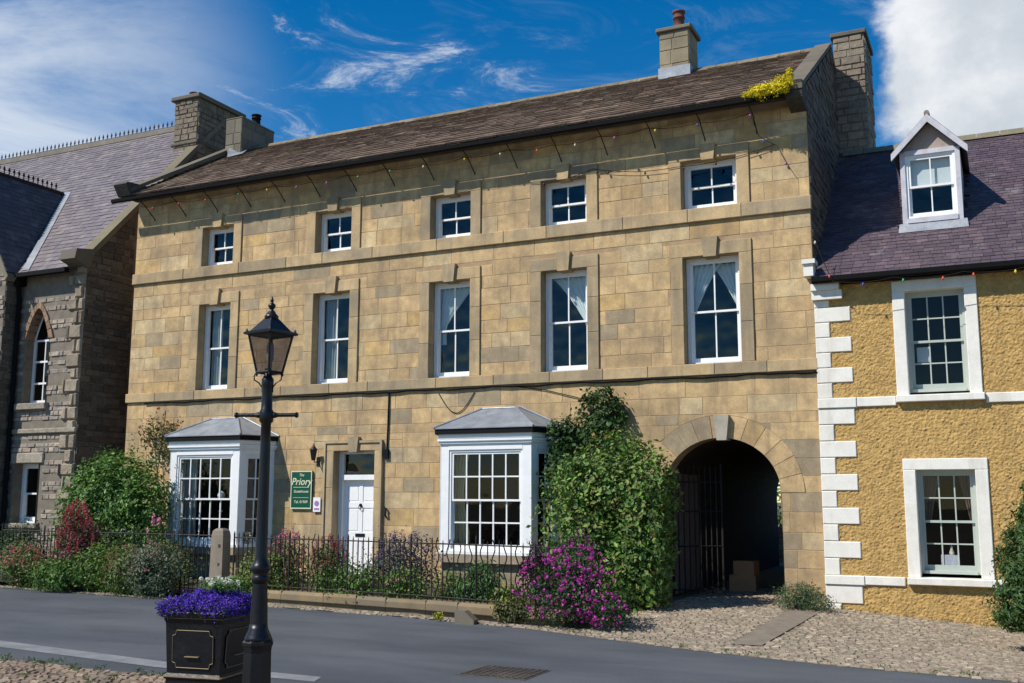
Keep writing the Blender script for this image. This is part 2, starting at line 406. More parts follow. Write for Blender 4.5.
GREENS = [(.075, .155, .032), (.10, .19, .04), (.055, .115, .03), (.13, .21, .05)]
DKGREEN = [(.02, .05, .015), (.03, .065, .018), (.04, .085, .02)]
YGREEN = [(.14, .21, .04), (.18, .24, .05), (.10, .17, .035)]
OLIVE = [(.10, .11, .04), (.075, .09, .035), (.13, .12, .05)]

# ================================================================== SETTING
def sheet(name, pts, z, mat, kind='structure'):
    mb = MB(); mb.face([(x, y, z) for x, y in pts]); o = mb.build(name, mat); o['kind'] = kind; return o

sheet('ground', [(-400, -400), (400, -400), (400, 500), (-400, 500)], -.45, GRND)
road_far = [(-60, -3.0), (-18.7, -3.88), (-15.7, -4.07), (-11.5, -4.37), (-8.75, -4.65), (-6.5, -5.06), (-5, -5.65), (-3.54, -6.15), (-1.73, -6.6), (-.2, -6.81), (3, -7.1), (40, -9)]
def far_y(x):
    for (a, b), (c, d) in zip(road_far, road_far[1:]):
        if a <= x <= c: return b + (d - b) * (x - a) / (c - a)
    return -4
near_edge = [(40, -10.6), (-5, -10.35), (-9, -10.45), (-20, -10.1), (-60, -9.5)]
mb = MB()
xs = [p[0] for p in road_far]
for (a, b), (c, d) in zip(road_far, road_far[1:]): mb.face([(a, b, 0), (a, -10.9, 0), (c, -10.9, 0), (c, d, 0)])
o = mb.build('road', ASPH); o['kind'] = 'structure'
sheet('drainage_channel', [(-40, -8.6), (-20, -8.95), (-12, -9.28), (-8.8, -9.66), (-6.6, -9.72), (-6.5, -9.98), (-8.6, -10.0), (-11.5, -9.68), (-20, -9.4), (-40, -9.05)], .004, CHAN)
sheet('pavement_bed', [(-60, -9.3), (-60, -60), (60, -60), (60, -10.9), (-5, -10.45), (-12, -10.42), (-20, -10.0)], .006, SOIL)

def gz(x, y):
    """the forecourt falls away to the right along the walls"""
    t = min(1, max(0, (y + 6.6) / 4)); return -.075 * max(0, x + 3.2) * t
def cobbles(name, mat, inside, x0, x1, y0, y1, a, b, pal, seed, z0=.0, ang=0, hgt=.022):
    R = random.Random(seed); mb = MB(); y = y0; row = 0
    while y < y1:
        d = R.uniform(b * .85, b * 1.15); x = x0 - R.uniform(0, a)
        while x < x1:
            w = R.uniform(a * .7, a * 1.35); cx, cy = x + w/2, y + d/2
            cy += .05 * sin(cx * .9 + row * .05) + .03 * sin(cx * 2.3)
            if inside(cx, cy):
                g = .006; hx, hy = w/2 - g, d/2 - g; z = gz(cx, cy) + z0; t = R.uniform(-.12, .12); c = pal(R); hh = hgt * R.uniform(.6, 1.25)
                bv = R.uniform(.012, .024); tl = R.uniform(-.006, .006); tm = R.uniform(-.006, .006)
                def P(px, py, pz): return (cx + px*cos(t) - py*sin(t), cy + px*sin(t) + py*cos(t), z + pz)
                lo = [mb.vert(P(sx*hx, sy*hy, -.015)) for sx, sy in ((-1,-1),(1,-1),(1,1),(-1,1))]
                md = [mb.vert(P(sx*(hx-bv*.3), sy*(hy-bv*.3), hh*.6 + sx*tl + sy*tm)) for sx, sy in ((-1,-1),(1,-1),(1,1),(-1,1))]
                hi = [mb.vert(P(sx*(hx-bv), sy*(hy-bv), hh + sx*tl + sy*tm)) for sx, sy in ((-1,-1),(1,-1),(1,1),(-1,1))]
                for k in range(4):
                    mb.idx([lo[k], lo[(k+1)%4], md[(k+1)%4], md[k]], c); mb.idx([md[k], md[(k+1)%4], hi[(k+1)%4], hi[k]], c)
                mb.idx(hi, c)
            x += w
        y += d; row += 1
    o = mb.build(name, mat); o['kind'] = 'structure'; return o
def pal_cob(R):
    t = R.random(); c = (.285, .23, .165) if t < .45 else (.235, .19, .14) if t < .75 else (.35, .29, .21) if t < .95 else (.29, .21, .16)
    k = R.uniform(.72, 1.15); return tuple(q*k for q in c)
def pal_set(R):
    t = R.random(); c = (.21, .15, .105) if t < .5 else (.27, .205, .145) if t < .8 else (.15, .115, .09)
    k = R.uniform(.75, 1.15); return tuple(q*k for q in c)
def in_fore(x, y):
    if y > -.02 and not (-5.8 < x < -3.8): return False
    if -3.50 + (y+1)*-.03 < x < -2.95 and -5.45 < y < -.9: return False
    if x < -6.2 and y > far_y(x) + .30 + .0: return False
    if x < -5.6 and y > -4.75 + .0 and x < -5.6: return False
    return y > far_y(x) + .02
cobbles('cobbled_forecourt', COB, in_fore, -6.6, 4.5, -7.1, 3.0, .105, .072, pal_cob, 3, hgt=.015)
cobbles('cobbled_verge', COB, lambda x, y: far_y(x) + .02 < y < far_y(x) + .34 + .0, -20, -6.55, -5.3, -3.3, .11, .08, pal_cob, 4, hgt=.015)
cobbles('pavement', COB, lambda x, y: y < -10.42 + .02*sin(x*3) - (.0 if x > -12 else -.03*(-12-x)), -15, -4.0, -13.6, -10.0, .115, .075, pal_set, 5, z0=.008, hgt=.014)
mb = MB()
N_ = 28
for i in range(N_):
    for j in range(16):
        xa, xb = -6.7 + 13*i/N_, -6.7 + 13*(i+1)/N_
        def yy(x, j): return far_y(x) + .0 + (0 - far_y(x)) * j / 16
        mb.face([(x, yy(x, jj), gz(x, yy(x, jj)) + .003) for x, jj in ((xa, j), (xb, j), (xb, j+1), (xa, j+1))])
o = mb.build('forecourt_bed', SOIL); o['kind'] = 'structure'
mb = MB()
for j in range(12):
    y0, y1 = -5.42 + 4.5*j/12, -5.42 + 4.5*(j+1)/12
    xl = lambda y: -3.48 + (y+1)*-.03
    mb.face([(xl(y0), y0, gz(-3.3, y0)+.016), (-2.97, y0, gz(-2.97, y0)+.018), (-2.97, y1, gz(-2.97, y1)+.018), (xl(y1), y1, gz(-3.3, y1)+.016)])
o = mb.build('slab_path', SMOOTH); o['kind'] = 'structure'
sheet('passage_floor', [(-5.9, 0), (-3.7, 0), (-3.7, 10.65), (-5.9, 10.65)], .006, SOIL)
sheet('garden_bed', [(-30, -3.55), (-18.7, -3.6), (-11.5, -4.1), (-8.7, -4.4), (-6.6, -4.8), (-5.6, -4.9), (-5.95, -.02), (-30, -.02)], .10, GARD)
sheet('verge_bed', [(-30, -3.4), (-30, -3.9), (-18.7, -3.86), (-11.5, -4.35), (-8.7, -4.62), (-6.5, -5.02), (-5.6, -4.7), (-5.6, -4.3), (-11, -3.9), (-18.7, -3.4)], .008, SOIL)
sheet('back_yard', [(-9, 7.62), (4, 7.62), (4, 24), (-9, 24)], .002, SMOOTH)

# drain cover in the road
dr = empty('drain_cover', (-5.0, -8.6, 0), 'rusty square iron drain cover set in the asphalt near the foot of the picture', 'drain cover')
mb = MB((.08, .07, .065)); mb.box(-5.42, -4.62, -8.97, -8.28, .001, .0055); mb.build('frame', COB, dr)
mb = MB((.05, .04, .036))
for i in range(10): mb.box(-5.38 + i*.078, -5.38 + i*.078 + .035, -8.93, -8.31, .007, .013)
for j in range(8): mb.box(-5.38, -4.66, -8.93 + j*.083, -8.93 + j*.083 + .035, .006, .012)
mb.build('grille', COB, dr)

# ================================================================== MAIN HOUSE
X0, X1, ZT = -19.5, -3.0, 9.32
house = empty('stone_house', (-11.25, 0, 0), 'three storey buff sandstone house with two white bay windows and an arched carriageway', 'house')
SW = [(-17.33, -16.38), (-14.0, -13.02), (-10.98, -10.0), (-8.37, -7.37), (-5.41, -4.33)]
big = [(a, b, 4.335, 6.40) for a, b in SW]; small = [(a, b, 7.335, 8.30) for a, b in SW]
DOOR = (-13.32, -12.27, .12, 2.84)
AX, AA, AB, AZ = -4.79, 1.085, 1.0, 1.95
def arch(x, g=0):
    a, b = AA + g, AB + g; t = 1 - ((x - AX) / a) ** 2
    if abs(x - AX) > AA + g: return -1
    return AZ + b * sqrt(max(0, t)) if t > 0 else AZ
RING = .42
def arch_low(x):
    # masonry above the ring; beside the jambs none is cut
    if abs(x - AX) <= AA + RING: return arch(x, RING) if abs(x - AX) > 0 else AZ + AB + RING
    return -1
holes = []
BAYS = [(-17.28, -15.28, 'L'), (-10.23, -8.24, 'R')]
bay_hole = [(-17.3, -15.2, .75, 3.2), (-10.2, -8.2, .75, 3.2)]
for (a, b, c, d) in big: holes.append((a - .25, b + .25, 4.33, d + .27))
for (a, b, c, d) in small: holes.append((a - .25, b + .25, 7.33, d + .25))
holes.append((DOOR[0] - .27, DOOR[1] + .22, 0, 3.06)); holes += bay_hole
holes.append((AX - AA, AX + AA, -.1, AZ + .01))
bands = [(-25, 0, 4.115, 4.335), (-25, 0, 7.07, 7.335)]
mb = MB()
def low_fn(x): return arch_low(x)
def blocks(v0, v1, ch, seed, low=None):
    stones(mb, Mfront(0), X0, X1, v0, v1, ch, (.42, 1.0), pal_ash, depth=(.003, .007), gap=.0025, holes=holes, low=low, seed=seed, lump=.0015, bev=.007)
blocks(0, 1.95, (.27, .36), 11)
blocks(1.95, 3.39, (.27, .33), 12, low_fn)
blocks(3.39, 4.115, (.3, .38), 13); blocks(4.335, 7.07, (.24, .36), 14); blocks(7.335, ZT, (.26, .36), 15)
# voussoirs
for k in range(13):
    if k == 6: continue
    t0, t1 = pi - pi * k / 13 - .004, pi - pi * (k + 1) / 13 + .004
    col = pal_ash(rnd); pts_i, pts_o = [], []
    for j in range(5):
        t = t0 + (t1 - t0) * j / 4
        pts_i.append((AX + AA*cos(t), -.014, AZ + AB*sin(t))); pts_o.append((AX + (AA+RING-.006)*cos(t), -.014, AZ + (AB+RING-.006)*sin(t)))
    for j in range(4):
        mb.face([pts_i[j], pts_i[j+1], pts_o[j+1], pts_o[j]], col)
    mb.face([pts_i[0], pts_o[0], (pts_o[0][0], 0, pts_o[0][2]), (pts_i[0][0], 0, pts_i[0][2])], col)
    mb.face([pts_o[4], pts_i[4], (pts_i[4][0], 0, pts_i[4][2]), (pts_o[4][0], 0, pts_o[4][2])], col)
# jamb returns
for s, xx in ((1, AX - AA), (-1, AX + AA)):
    z = 0
    while z < AZ:
        z2 = min(AZ, z + rnd.uniform(.28, .36)); col = pal_ash(rnd)
        mb.face([(xx, -.014, z), (xx, .42, z), (xx, .42, z2), (xx, -.014, z2)], col); z = z2
n = 30
for k in range(n):
    t0, t1 = pi - pi*k/n, pi - pi*(k+1)/n
    mb.face([(AX+AA*cos(t0), -.014, AZ+AB*sin(t0)), (AX+AA*cos(t1), -.014, AZ+AB*sin(t1)), (AX+AA*cos(t1), .42, AZ+AB*sin(t1)), (AX+AA*cos(t0), .42, AZ+AB*sin(t0))], (.4, .3, .17))
wall = mb.build('wall', ASH, house)
# joint plane behind the blocks, with the openings left free, and plain back/side walls
mb = MB()
cut = [(a - .02, b + .02, 4.3, d + .02) for (a, b, c, d) in big] + [(a - .02, b + .02, 7.3, d + .02) for (a, b, c, d) in small] + [(DOOR[0]-.02, DOOR[1]+.02, -.1, DOOR[3]+.02)] + bay_hole
for r in rect_sub((X0, X1, -.1, ZT), cut + [(AX - AA - .1, AX + AA + .1, -.2, 3.2)]):
    mb.face([(r[0], 0, r[2]), (r[1], 0, r[2]), (r[1], 0, r[3]), (r[0], 0, r[3])])
xs = [AX - AA - .1 + (2*AA + .2) * k / 60 for k in range(61)]
for p, q in zip(xs, xs[1:]):
    l0 = arch(p) if abs(p - AX) < AA else -.1; l1 = arch(q) if abs(q - AX) < AA else -.1
    mb.face([(p, 0, l0), (q, 0, l1), (q, 0, 3.2), (p, 0, 3.2)])
mb.face([(X0, 0, -.1), (X0, 0, ZT), (X0, 3.6, 11.4), (X0, 7.6, ZT), (X0, 7.6, -.1)])
mb.face([(X1, 0, -.1), (X1, 7.6, -.1), (X1, 7.6, ZT), (X1, 3.6, 11.4), (X1, 0, ZT)])
for r in rect_sub((X0, X1, -.1, ZT), [(-5.9, -3.68, -.2, 2.98)]):
    mb.face([(r[1], 7.6, r[2]), (r[0], 7.6, r[2]), (r[0], 7.6, r[3]), (r[1], 7.6, r[3])])
mb.build('wall_core', MORT, house)
# passage lining
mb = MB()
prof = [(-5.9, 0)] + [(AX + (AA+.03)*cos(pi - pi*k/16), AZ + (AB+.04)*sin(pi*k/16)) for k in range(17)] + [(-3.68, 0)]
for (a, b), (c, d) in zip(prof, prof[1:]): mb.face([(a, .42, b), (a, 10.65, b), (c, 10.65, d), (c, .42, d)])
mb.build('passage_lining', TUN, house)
# strings (floor bands)
def band(z0, z1, seed, name='string_course'):
    R = random.Random(seed); m = MB(); x = X0 - .03
    while x < X1:
        w = R.uniform(.8, 1.7); x2 = min(X1 + .03, x + w)
        if X1 - x2 < .4: x2 = X1 + .03
        m.bbox(x + .002, x2 - .002, -.065, 0, z0, z1, .012, pal_dress(R)); x = x2
    return m.build(name, DRESS, house)
band(4.115, 4.335, 21); band(7.07, 7.335, 22)
mb = MB((.30, .25, .17))
mb.box(X0, X1, -.05, 0, 9.20, 9.32); mb.build('eaves_course', DRESS, house)
# right hand gable in rubble
roofz = lambda y: 9.25 + (y + .45) * (2.42 / 4.05) if y < 3.6 else 11.67 - (y - 3.6) * .598
mb = MB()
stones(mb, Mright(X1), 0, 7.6, 5.2, 11.7, (.12, .2), (.2, .55), pal_rub_shade, depth=(.01, .035), gap=.006, top=lambda y: roofz(y) - .02, seed=31, lump=.006)
mb.build('gable_wall', RUB, house)

# ---- windows of the upper floors
GLO = {}
def stone_window(x0, x1, z0, z1, idx, tall):
    w = MB(); g = MB(); y = .185
    sash(w, g, x0 + .01, x1 - .0, z0, z1, y, 2, 1, 1, fw=.075, st=.05, bar=.026, rail=.09, split=.5)
    W = w.build('window', WHITE, house); g.build('pane', GLASS, W)
    s = MB(); R = random.Random(idx * 7 + (3 if tall else 0)); hw = .24
    ztop = z1 + (.25 if tall else .22)
    zs = [z0] + ([z0 + .75, z0 + 1.45] if tall else []) + [z1]
    for side in (0, 1):
        xa, xb = (x0 - hw, x0) if side == 0 else (x1, x1 + hw)
        for za, zb in zip(zs, zs[1:]):
            c = pal_dress(R); s.bbox(xa, xb, -.04, .30, za + .002, zb - .002, .008, c)
    kx = (x0 + x1) / 2
    c = pal_dress(R)
    s.bbox(x0 - hw, kx - .13, -.04, .30, z1, ztop, .008, c); s.bbox(kx + .13, x1 + hw, -.04, .30, z1, ztop, .008, c)
    s.build('surround', DRESS, W)
    k = MB(pal_dress(R)); zt = ztop + (.10 if tall else .06); zb = z1 - .035
    k.prism([(kx - .12, -.095, zb), (kx + .12, -.095, zb), (kx + .155, -.095, zt), (kx - .155, -.095, zt)], (0, .39, 0))
    k.build('keystone', DRESS, W)
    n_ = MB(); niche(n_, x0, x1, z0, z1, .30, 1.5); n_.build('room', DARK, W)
    zt = z1 - .1; yb = .34
    if tall:
        d = MB(); m_ = NET
        if idx == 2:
            drape(d, lambda t: x0 + .08, lambda t: x1 - .06 - (x1 - x0 - .28) * min(1, t*1.5) ** .85, zt, z0 + .75, yb)
        elif idx == 3:
            drape(d, lambda t: x0 + .1 + (x1 - x0 - .28) * min(1, t*1.05) ** .8, lambda t: x1 - .06, zt, z0 + .95, yb)
        elif idx == 4:
            xm = (x0 + x1) / 2
            drape(d, lambda t: x0 + .06, lambda t: xm + .12 - (xm + .04 - x0 - .06) * t ** .8, zt, z0 + 1.05, yb, folds=5)
            drape(d, lambda t: xm - .10 + (x1 - xm) * .95 * t ** .8, lambda t: x1 - .05, zt, z0 + 1.05, yb + .05, folds=5)
        else:
            m_ = GREYC; drape(d, lambda t: x0 + .1, lambda t: x0 + .42, zt, z0 + .1, yb, folds=4)
            drape(d, lambda t: x1 - .25, lambda t: x1 - .05, zt, z0 + .1, yb, folds=3)
        d.build('curtain', m_, W, True)
for i, (a, b, c, d) in enumerate(big): stone_window(a, b, c, d, i, True)
for i, (a, b, c, d) in enumerate(small): stone_window(a, b, c, d, i, False)

# ---- door
x0, x1, z0, z1 = DOOR
dm = MB(); yd = .20
dm.box(x0, x0 + .10, yd - .02, yd + .08, z0, z1); dm.box(x1 - .06, x1, yd - .02, yd + .08, z0, z1)
dm.box(x0 + .10, x1 - .06, yd - .02, yd + .08, z1 - .06, z1); dm.box(x0 + .10, x1 - .06, yd - .05, yd + .08, 2.22, 2.33)
fr = dm.build('door_frame', WHITE, house)
dl = MB(); a, b = x0 + .10, x1 - .06; yl = yd + .045
st = .10; mid = (a + b) / 2
dl.box(a, b, yl + .014, yl + .04, z0, 2.22)
for u, v in ((a, a + st), (b - st, b), (mid - .045, mid + .045)): dl.box(u, v, yl, yl + .016, z0, 2.22)
for u, v in ((z0, z0 + .2), (.92, 1.1), (1.62, 1.74), (2.10, 2.22)): dl.box(a, b, yl - .001, yl + .015, u, v)
for (u, v) in ((a + st, mid - .045), (mid + .045, b - st)):
    for (p, q) in ((z0 + .2, .92), (1.1, 1.62), (1.74, 2.10)): dl.box(u + .035, v - .035, yl + .006, yl + .018, p + .035, q - .035)
DO = dl.build('door', WHITE, house)
k = MB((.02, .02, .02)); k.lathe([(.0, 0), (.035, .0), (.03, .03), (.0, .04)], (0, 0, 0), 10)
k = MB(); k.M = Matrix.Translation((mid, yl, 1.68)) @ Matrix.Rotation(pi/2, 4, 'X'); k.lathe([(.02, -.0), (.035, .0), (.03, .03), (.012, .045)], (0, 0, 0), 12); k.M = None
k.tube([(mid - .03, yl - .02, 1.68), (mid - .035, yl - .03, 1.62), (mid, yl - .035, 1.585), (mid + .035, yl - .03, 1.62), (mid + .03, yl - .02, 1.68)], .008, 6); k.build('knocker', BLACK, DO)
k = MB(); k.box(mid - .12, mid + .12, yl - .012, yl, 1.0, 1.07); k.build('letterbox', BLACK, DO)
g = MB(); g.face([(a, yd + .03, 2.33), (b, yd + .03, 2.33), (b, yd + .03, z1 - .06), (a, yd + .03, z1 - .06)]); g.build('fanlight', GLASS, house)
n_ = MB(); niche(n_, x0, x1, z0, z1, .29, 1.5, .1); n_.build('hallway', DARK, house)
s = MB(); R = random.Random(5)
for (xa, xb) in ((x0 - .25, x0), (x1, x1 + .20)):
    for za, zb in ((0, 1.0), (1.0, 2.05), (2.05, z1)): s.bbox(xa, xb, -.045, .28, za, zb, .01, pal_dress(R))
    for za, zb in ((0, z1 + .0),):
        (s.box(xa, xa + .05, -.075, -.045, 0, z1 + .17, (.42, .33, .2)) if xa < x0 - .1 else s.box(xb - .05, xb, -.075, -.045, 0, z1 + .17, (.42, .33, .2)))
s.bbox(x0 - .25, x1 + .20, -.045, .28, z1, z1 + .22, .01, pal_dress(R)); s.box(x0 - .25, x1 + .20, -.075, -.045, z1 + .17, z1 + .22, (.42, .33, .2))
mid = (x0 + x1) / 2
s.prism([(mid - .10, -.10, z1 - .03), (mid + .10, -.10, z1 - .03), (mid + .14, -.10, z1 + .30), (mid - .14, -.10, z1 + .30)], (0, .3, 0), (.46, .36, .22))
s.build('door_surround', DRESS, house)
s = MB((.33, .29, .22)); s.box(x0 - .3, x1 + .3, -.6, .3, 0, .12); s.build('doorstep', DRESS, house)
# arch keystone
k = MB((.40, .36, .29)); k.prism([(AX - .03, -.12, 2.90), (AX + .15, -.12, 2.90), (AX + .20, -.12, 3.36), (AX - .08, -.12, 3.36)], (0, .3, 0)); k.build('keystone', DRESS, house)

# ---- bay windows
def bay(xl, xr, tag, side_curtain):
    D = .80; k = .34; z0, z1 = .76, 3.0
    root = MB()
    def fm(p, q):     # frame with local x from p to q, local y outward normal negative
        p, q = V((p[0], p[1], 0)), V((q[0], q[1], 0)); e = (q - p).normalized(); n = V((-e.y, e.x, 0))   # inward
        M = Matrix(((e.x, n.x, 0, p.x), (e.y, n.y, 0, p.y), (0, 0, 1, 0), (0, 0, 0, 1))); return M, (q - p).length
    g = MB(); P = [(xl - k, 0), (xl, -D), (xr, -D), (xr + k, 0)]
    for i in range(3):
        M, Ln = fm(P[i], P[i+1]); root.M = M; g.M = M
        pw = .19 if i == 1 else .15
        root.box(0, pw, .01, .11, z0, z1 + .0); root.box(Ln - pw, Ln, .01, .11, z0, z1)
        sash(root, g, pw, Ln - pw, z0 + .05, z1 - .22, .03, 5 if i == 1 else 2, 2, 2, fw=.045, st=.045, bar=.028, rail=.09)
        root.box(pw, Ln - pw, .005, .11, z1 - .22, z1)                       # frieze
        root.box(-.0, Ln + .0, -.05, .12, z0, z0 + .06)                       # sill
        for (zz, pj, h) in ((z1 - .10, .03, .05), (z1 - .05, .06, .04)): root.box(-pj*.6, Ln + pj*.6, -pj, .02, zz, zz + h)
    root.M = None; g.M = None
    B = root.build('bay_window', WHITE, house); B['label'] = 'white bay window right of the front door, half hidden by climber' if tag == 'R' else 'white bay window left of the front door, behind the lamp post'
    g.build('pane', BGLASS, B)
    # grey shaded cornice + black fascia, then a hipped lead roof
    o = .10
    Q = [(xl - k - o*.8, 0), (xl - o*.75, -D - o), (xr + o*.75, -D - o), (xr + k + o*.8, 0)]
    c = MB(); c.prism([(x, y, z1 + .0) for x, y in [(xl - k - .03, 0), (xl - .03, -D - .04), (xr + .03, -D - .04), (xr + k + .03, 0)]], (0, 0, .09)); c.build('cornice', WHITE, B)
    f = MB(); f.prism([(x, y, z1 + .09) for x, y in Q], (0, 0, .10)); f.build('fascia', GUT, B)
    zt = z1 + .19; r = MB()
    top = [(xl + .62, -.0, zt + .46), (xr - .62, -.0, zt + .46)]
    t2 = [(xl + .62, -.18, zt + .44), (xr - .62, -.18, zt + .44)]
    q = [(x + (.0), y, zt) for x, y in Q]
    o2 = [(q[0][0]-.02, 0, zt), (q[1][0]-.02, q[1][1]-.02, zt), (q[2][0]+.02, q[2][1]-.02, zt), (q[3][0]+.02, 0, zt)]
    r.prism(o2, (0, 0, .018))
    e = [(p[0], p[1], p[2] + .018) for p in o2]
    r.face([e[1], e[2], t2[1], t2[0]]); r.face([e[0], e[1], t2[0], top[0]]); r.face([e[2], e[3], top[1], t2[1]]); r.face([t2[0], t2[1], top[1], top[0]])
    for p0, p1 in ((e[1], t2[0]), (e[2], t2[1]), (t2[0], t2[1])): r.tube([V(p0) + V((0, 0, .005)), V(p1) + V((0, 0, .005))], .022, 8)
    r.tube([V(e[0]) + V((0, -.02, .0)), V(top[0]) + V((0, -.02, .02))], .02, 6); r.tube([V(e[3]) + V((0, -.02, .0)), V(top[1]) + V((0, -.02, .02))], .02, 6)
    r.build('roof', LEAD, B)
    # stone base and sill
    s = MB((.40, .32, .2)); s.prism([(x, y, .10) for x, y in [(xl - k + .03, 0), (xl + .03, -D + .05), (xr - .03, -D + .05), (xr + k - .03, 0)]], (0, 0, .50)); s.build('base', ASH, B)
    s = MB((.36, .29, .2)); s.prism([(x, y, .60) for x, y in [(xl - k - .05, 0), (xl - .04, -D - .07), (xr + .04, -D - .07), (xr + k + .05, 0)]], (0, 0, .155)); s.build('sill', DRESS, B)
    n_ = MB(); a, b = -17.3 if tag == 'L' else -10.2, -15.2 if tag == 'L' else -8.2
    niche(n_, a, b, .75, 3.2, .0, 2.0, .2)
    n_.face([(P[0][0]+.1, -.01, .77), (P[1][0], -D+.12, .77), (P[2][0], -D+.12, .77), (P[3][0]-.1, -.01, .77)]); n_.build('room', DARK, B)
    d = MB()
    if tag == 'R':
        drape(d, lambda t: xl + .16, lambda t: xl + .50 - .12*sin(min(1, t*1.2)*pi), z1 - .3, z0 + .15, -D + .30, folds=4); d.build('curtain', CURT, B, True)
    else:
        drape(d, lambda t: xl + .2, lambda t: xl + .55, z1 - .3, z0 + .15, -D + .30, folds=4); d.build('curtain', GREYC, B, True)
    return B
bay(*BAYS[0], 0); bay(*BAYS[1], 0)

# ---- roof
rf = MB()
def pal_slab(R):
    t = R.random(); c = (.145, .098, .07) if t < .5 else (.115, .08, .058) if t < .8 else (.18, .13, .095)
    k = R.uniform(.8, 1.15); return tuple(q*k for q in c)
yo, zo = -.48, 9.24
slope = V((0, 3.6 - yo, 11.66 - zo)); Ls = slope.length
rf.face([(X0-.05, yo, zo-.02), (X1, yo, zo-.02), (X1, 3.6, 11.64), (X0-.05, 3.6, 11.64)], (.08, .06, .05))
rf.face([(X0-.05, 3.6, 11.64), (X1, 3.6, 11.64), (X1, 8.1, 8.95), (X0-.05, 8.1, 8.95)], (.08, .06, .05))
rf.face([(X0-.05, yo, zo-.03), (X0-.05, .0, zo-.03), (X1, .0, zo-.03), (X1, yo, zo-.03)], (.08, .06, .05))
slates(rf, (X0-.05, yo, zo), (1, 0, 0), slope, X1 - X0 - .1, Ls, .27, .15, (.22, .48), .021, pal_slab, 41, jit=.012)
for i in range(34):
    xa = X0 + .2 + i * .475; 
    rf.prism([(xa, 3.45, 11.60), (xa, 3.60, 11.74), (xa, 3.75, 11.60)], (.465, 0, 0), tint(rnd, (.19, .155, .10)))
RF = rf.build('roof', SLAB, house)
# coping + kneelers
def coping(x0, x1, up, name):
    m = MB(); R = random.Random(int(x0*10))
    y, z = -.62, 9.17 + up
    n = 6
    for k in range(n):
        ya, yb = -.50 + 4.1*k/n, -.50 + 4.1*(k+1)/n
        za, zb = 9.23 + up + 2.45*k/n, 9.23 + up + 2.45*(k+1)/n
        c = tint(R, (.13, .11, .078))
        m.prism([(x0, ya+.003, za), (x0, yb-.003, zb), (x0, yb-.003, zb+.10), (x0, ya+.003, za+.10)], (x1-x0, 0, 0), c)
        ya, yb = 3.6 + 4.1*k/n, 3.6 + 4.1*(k+1)/n; za, zb = 11.68 + up - 2.45*k/n, 11.68 + up - 2.45*(k+1)/n
        m.prism([(x0, ya+.003, za), (x0, yb-.003, zb), (x0, yb-.003, zb+.10), (x0, ya+.003, za+.10)], (x1-x0, 0, 0), c)
    return m.build(name, DRESS, house)
coping(X1 - .32, X1 + .02, .0, 'coping')
coping(X0 - .15, X0 + .22, .10, 'coping')
m = MB((.07, .06, .05)); m.prism([(X0-.2, -.50, 9.24), (X0-.2, .1, 9.3), (X0-.2, .1, 9.62), (X0-.2, -.62, 9.56), (X0-.2, -.68, 9.50)], (.42, 0, 0)); m.build('kneeler', RUB, house)
m = MB((.06, .052, .04)); m.prism([(X1-.28, -.46, 9.08), (X1-.28, 0, 8.95), (X1-.28, .02, 9.50), (X1-.28, -.50, 9.40)], (.29, 0, 0)); m.build('kneeler', RUB, house)
# gutter and its iron stays
m = MB(); 
pr = [(-.595, 9.17), (-.58, 9.10), (-.53, 9.075), (-.48, 9.10), (-.465, 9.17)]
m.prism([(X0-.35, y, z) for y, z in pr], (X1 - X0 + .05, 0, 0)); GU = m.build('gutter', GUT, house)
for i in range(17):
    x = X0 + .55 + i * 1.0
    if x > -3.3: continue
    m = MB(); m.tube([(x, -.50, 9.05), (x + .02, -.35, 8.96), (x + .03, -.05, 8.72), (x + .03, -.0, 8.66)], .012, 6); m.build('gutter_stay', RUST, GU)
# chimneys
def chimney(x0, x1, y0, y1, z0, z1, mat, pal, seed, cap, parent, ashlar=False, capcol=(.17, .145, .11), co=.07):
    m = MB()
    kw = dict(depth=(.006, .012), gap=.005, lump=.001) if ashlar else dict(depth=(.008, .03), gap=.006, lump=.005)
    ch, ln = ((.28, .36), (.3, .6)) if ashlar else ((.12, .2), (.18, .45))
    m.box(x0 + .003, x1 - .003, y0 + .003, y1 - .003, z0, z1, pal(random.Random(1)))
    stones(m, Mfront(y0), x0, x1, z0, z1, ch, ln, pal, seed=seed, **kw)
    stones(m, Mright(x1), y0, y1, z0, z1, ch, ln, pal, seed=seed + 1, **kw)
    ob = m.build('chimney', mat, parent)
    c = MB(capcol); c.bbox(x0 - co, x1 + co, y0 - co, y1 + co, z1, z1 + cap, .02); c.build('cap', DRESS, ob)
    return ob
def pot(x, y, z, r, h, mat, parent, col=(.2, .07, .05)):
    p = MB(col); p.lathe([(r*1.0, 0), (r*1.02, .04), (r*.92, .05), (r*.88, h*.62), (r*1.05, h*.64), (r*1.05, h*.70), (r*.92, h*.72), (r*.92, h*.9), (r*1.1, h*.92), (r*1.1, h), (r*.7, h)], (x, y, z), 16)
    return p.build('pot', mat, parent, True)
def pal_chA(R): k = R.uniform(.8, 1.15); return (.27*k, .225*k, .145*k)
CA = chimney(-6.80, -6.10, 3.3, 4.05, 11.2, 12.62, DRESS, pal_chA, 51, .10, house, True)
pot(-6.42, 3.66, 12.72, .14, .52, TERRA, CA)
m = MB((.4, .42, .45)); m.box(-6.83, -6.07, 3.26, 3.5, 11.42, 11.74); m.build('flashing', LEAD, CA)
def pal_chB(R): k = R.uniform(.8, 1.15); return (.17*k, .15*k, .11*k)
CB = chimney(-19.35, -18.78, 2.9, 4.3, 10.9, 12.33, DRESS, pal_chB, 54, .05, house, True, (.16, .14, .1), .01)
pot(-18.95, 3.7, 12.38, .13, .32, GUT, CB)
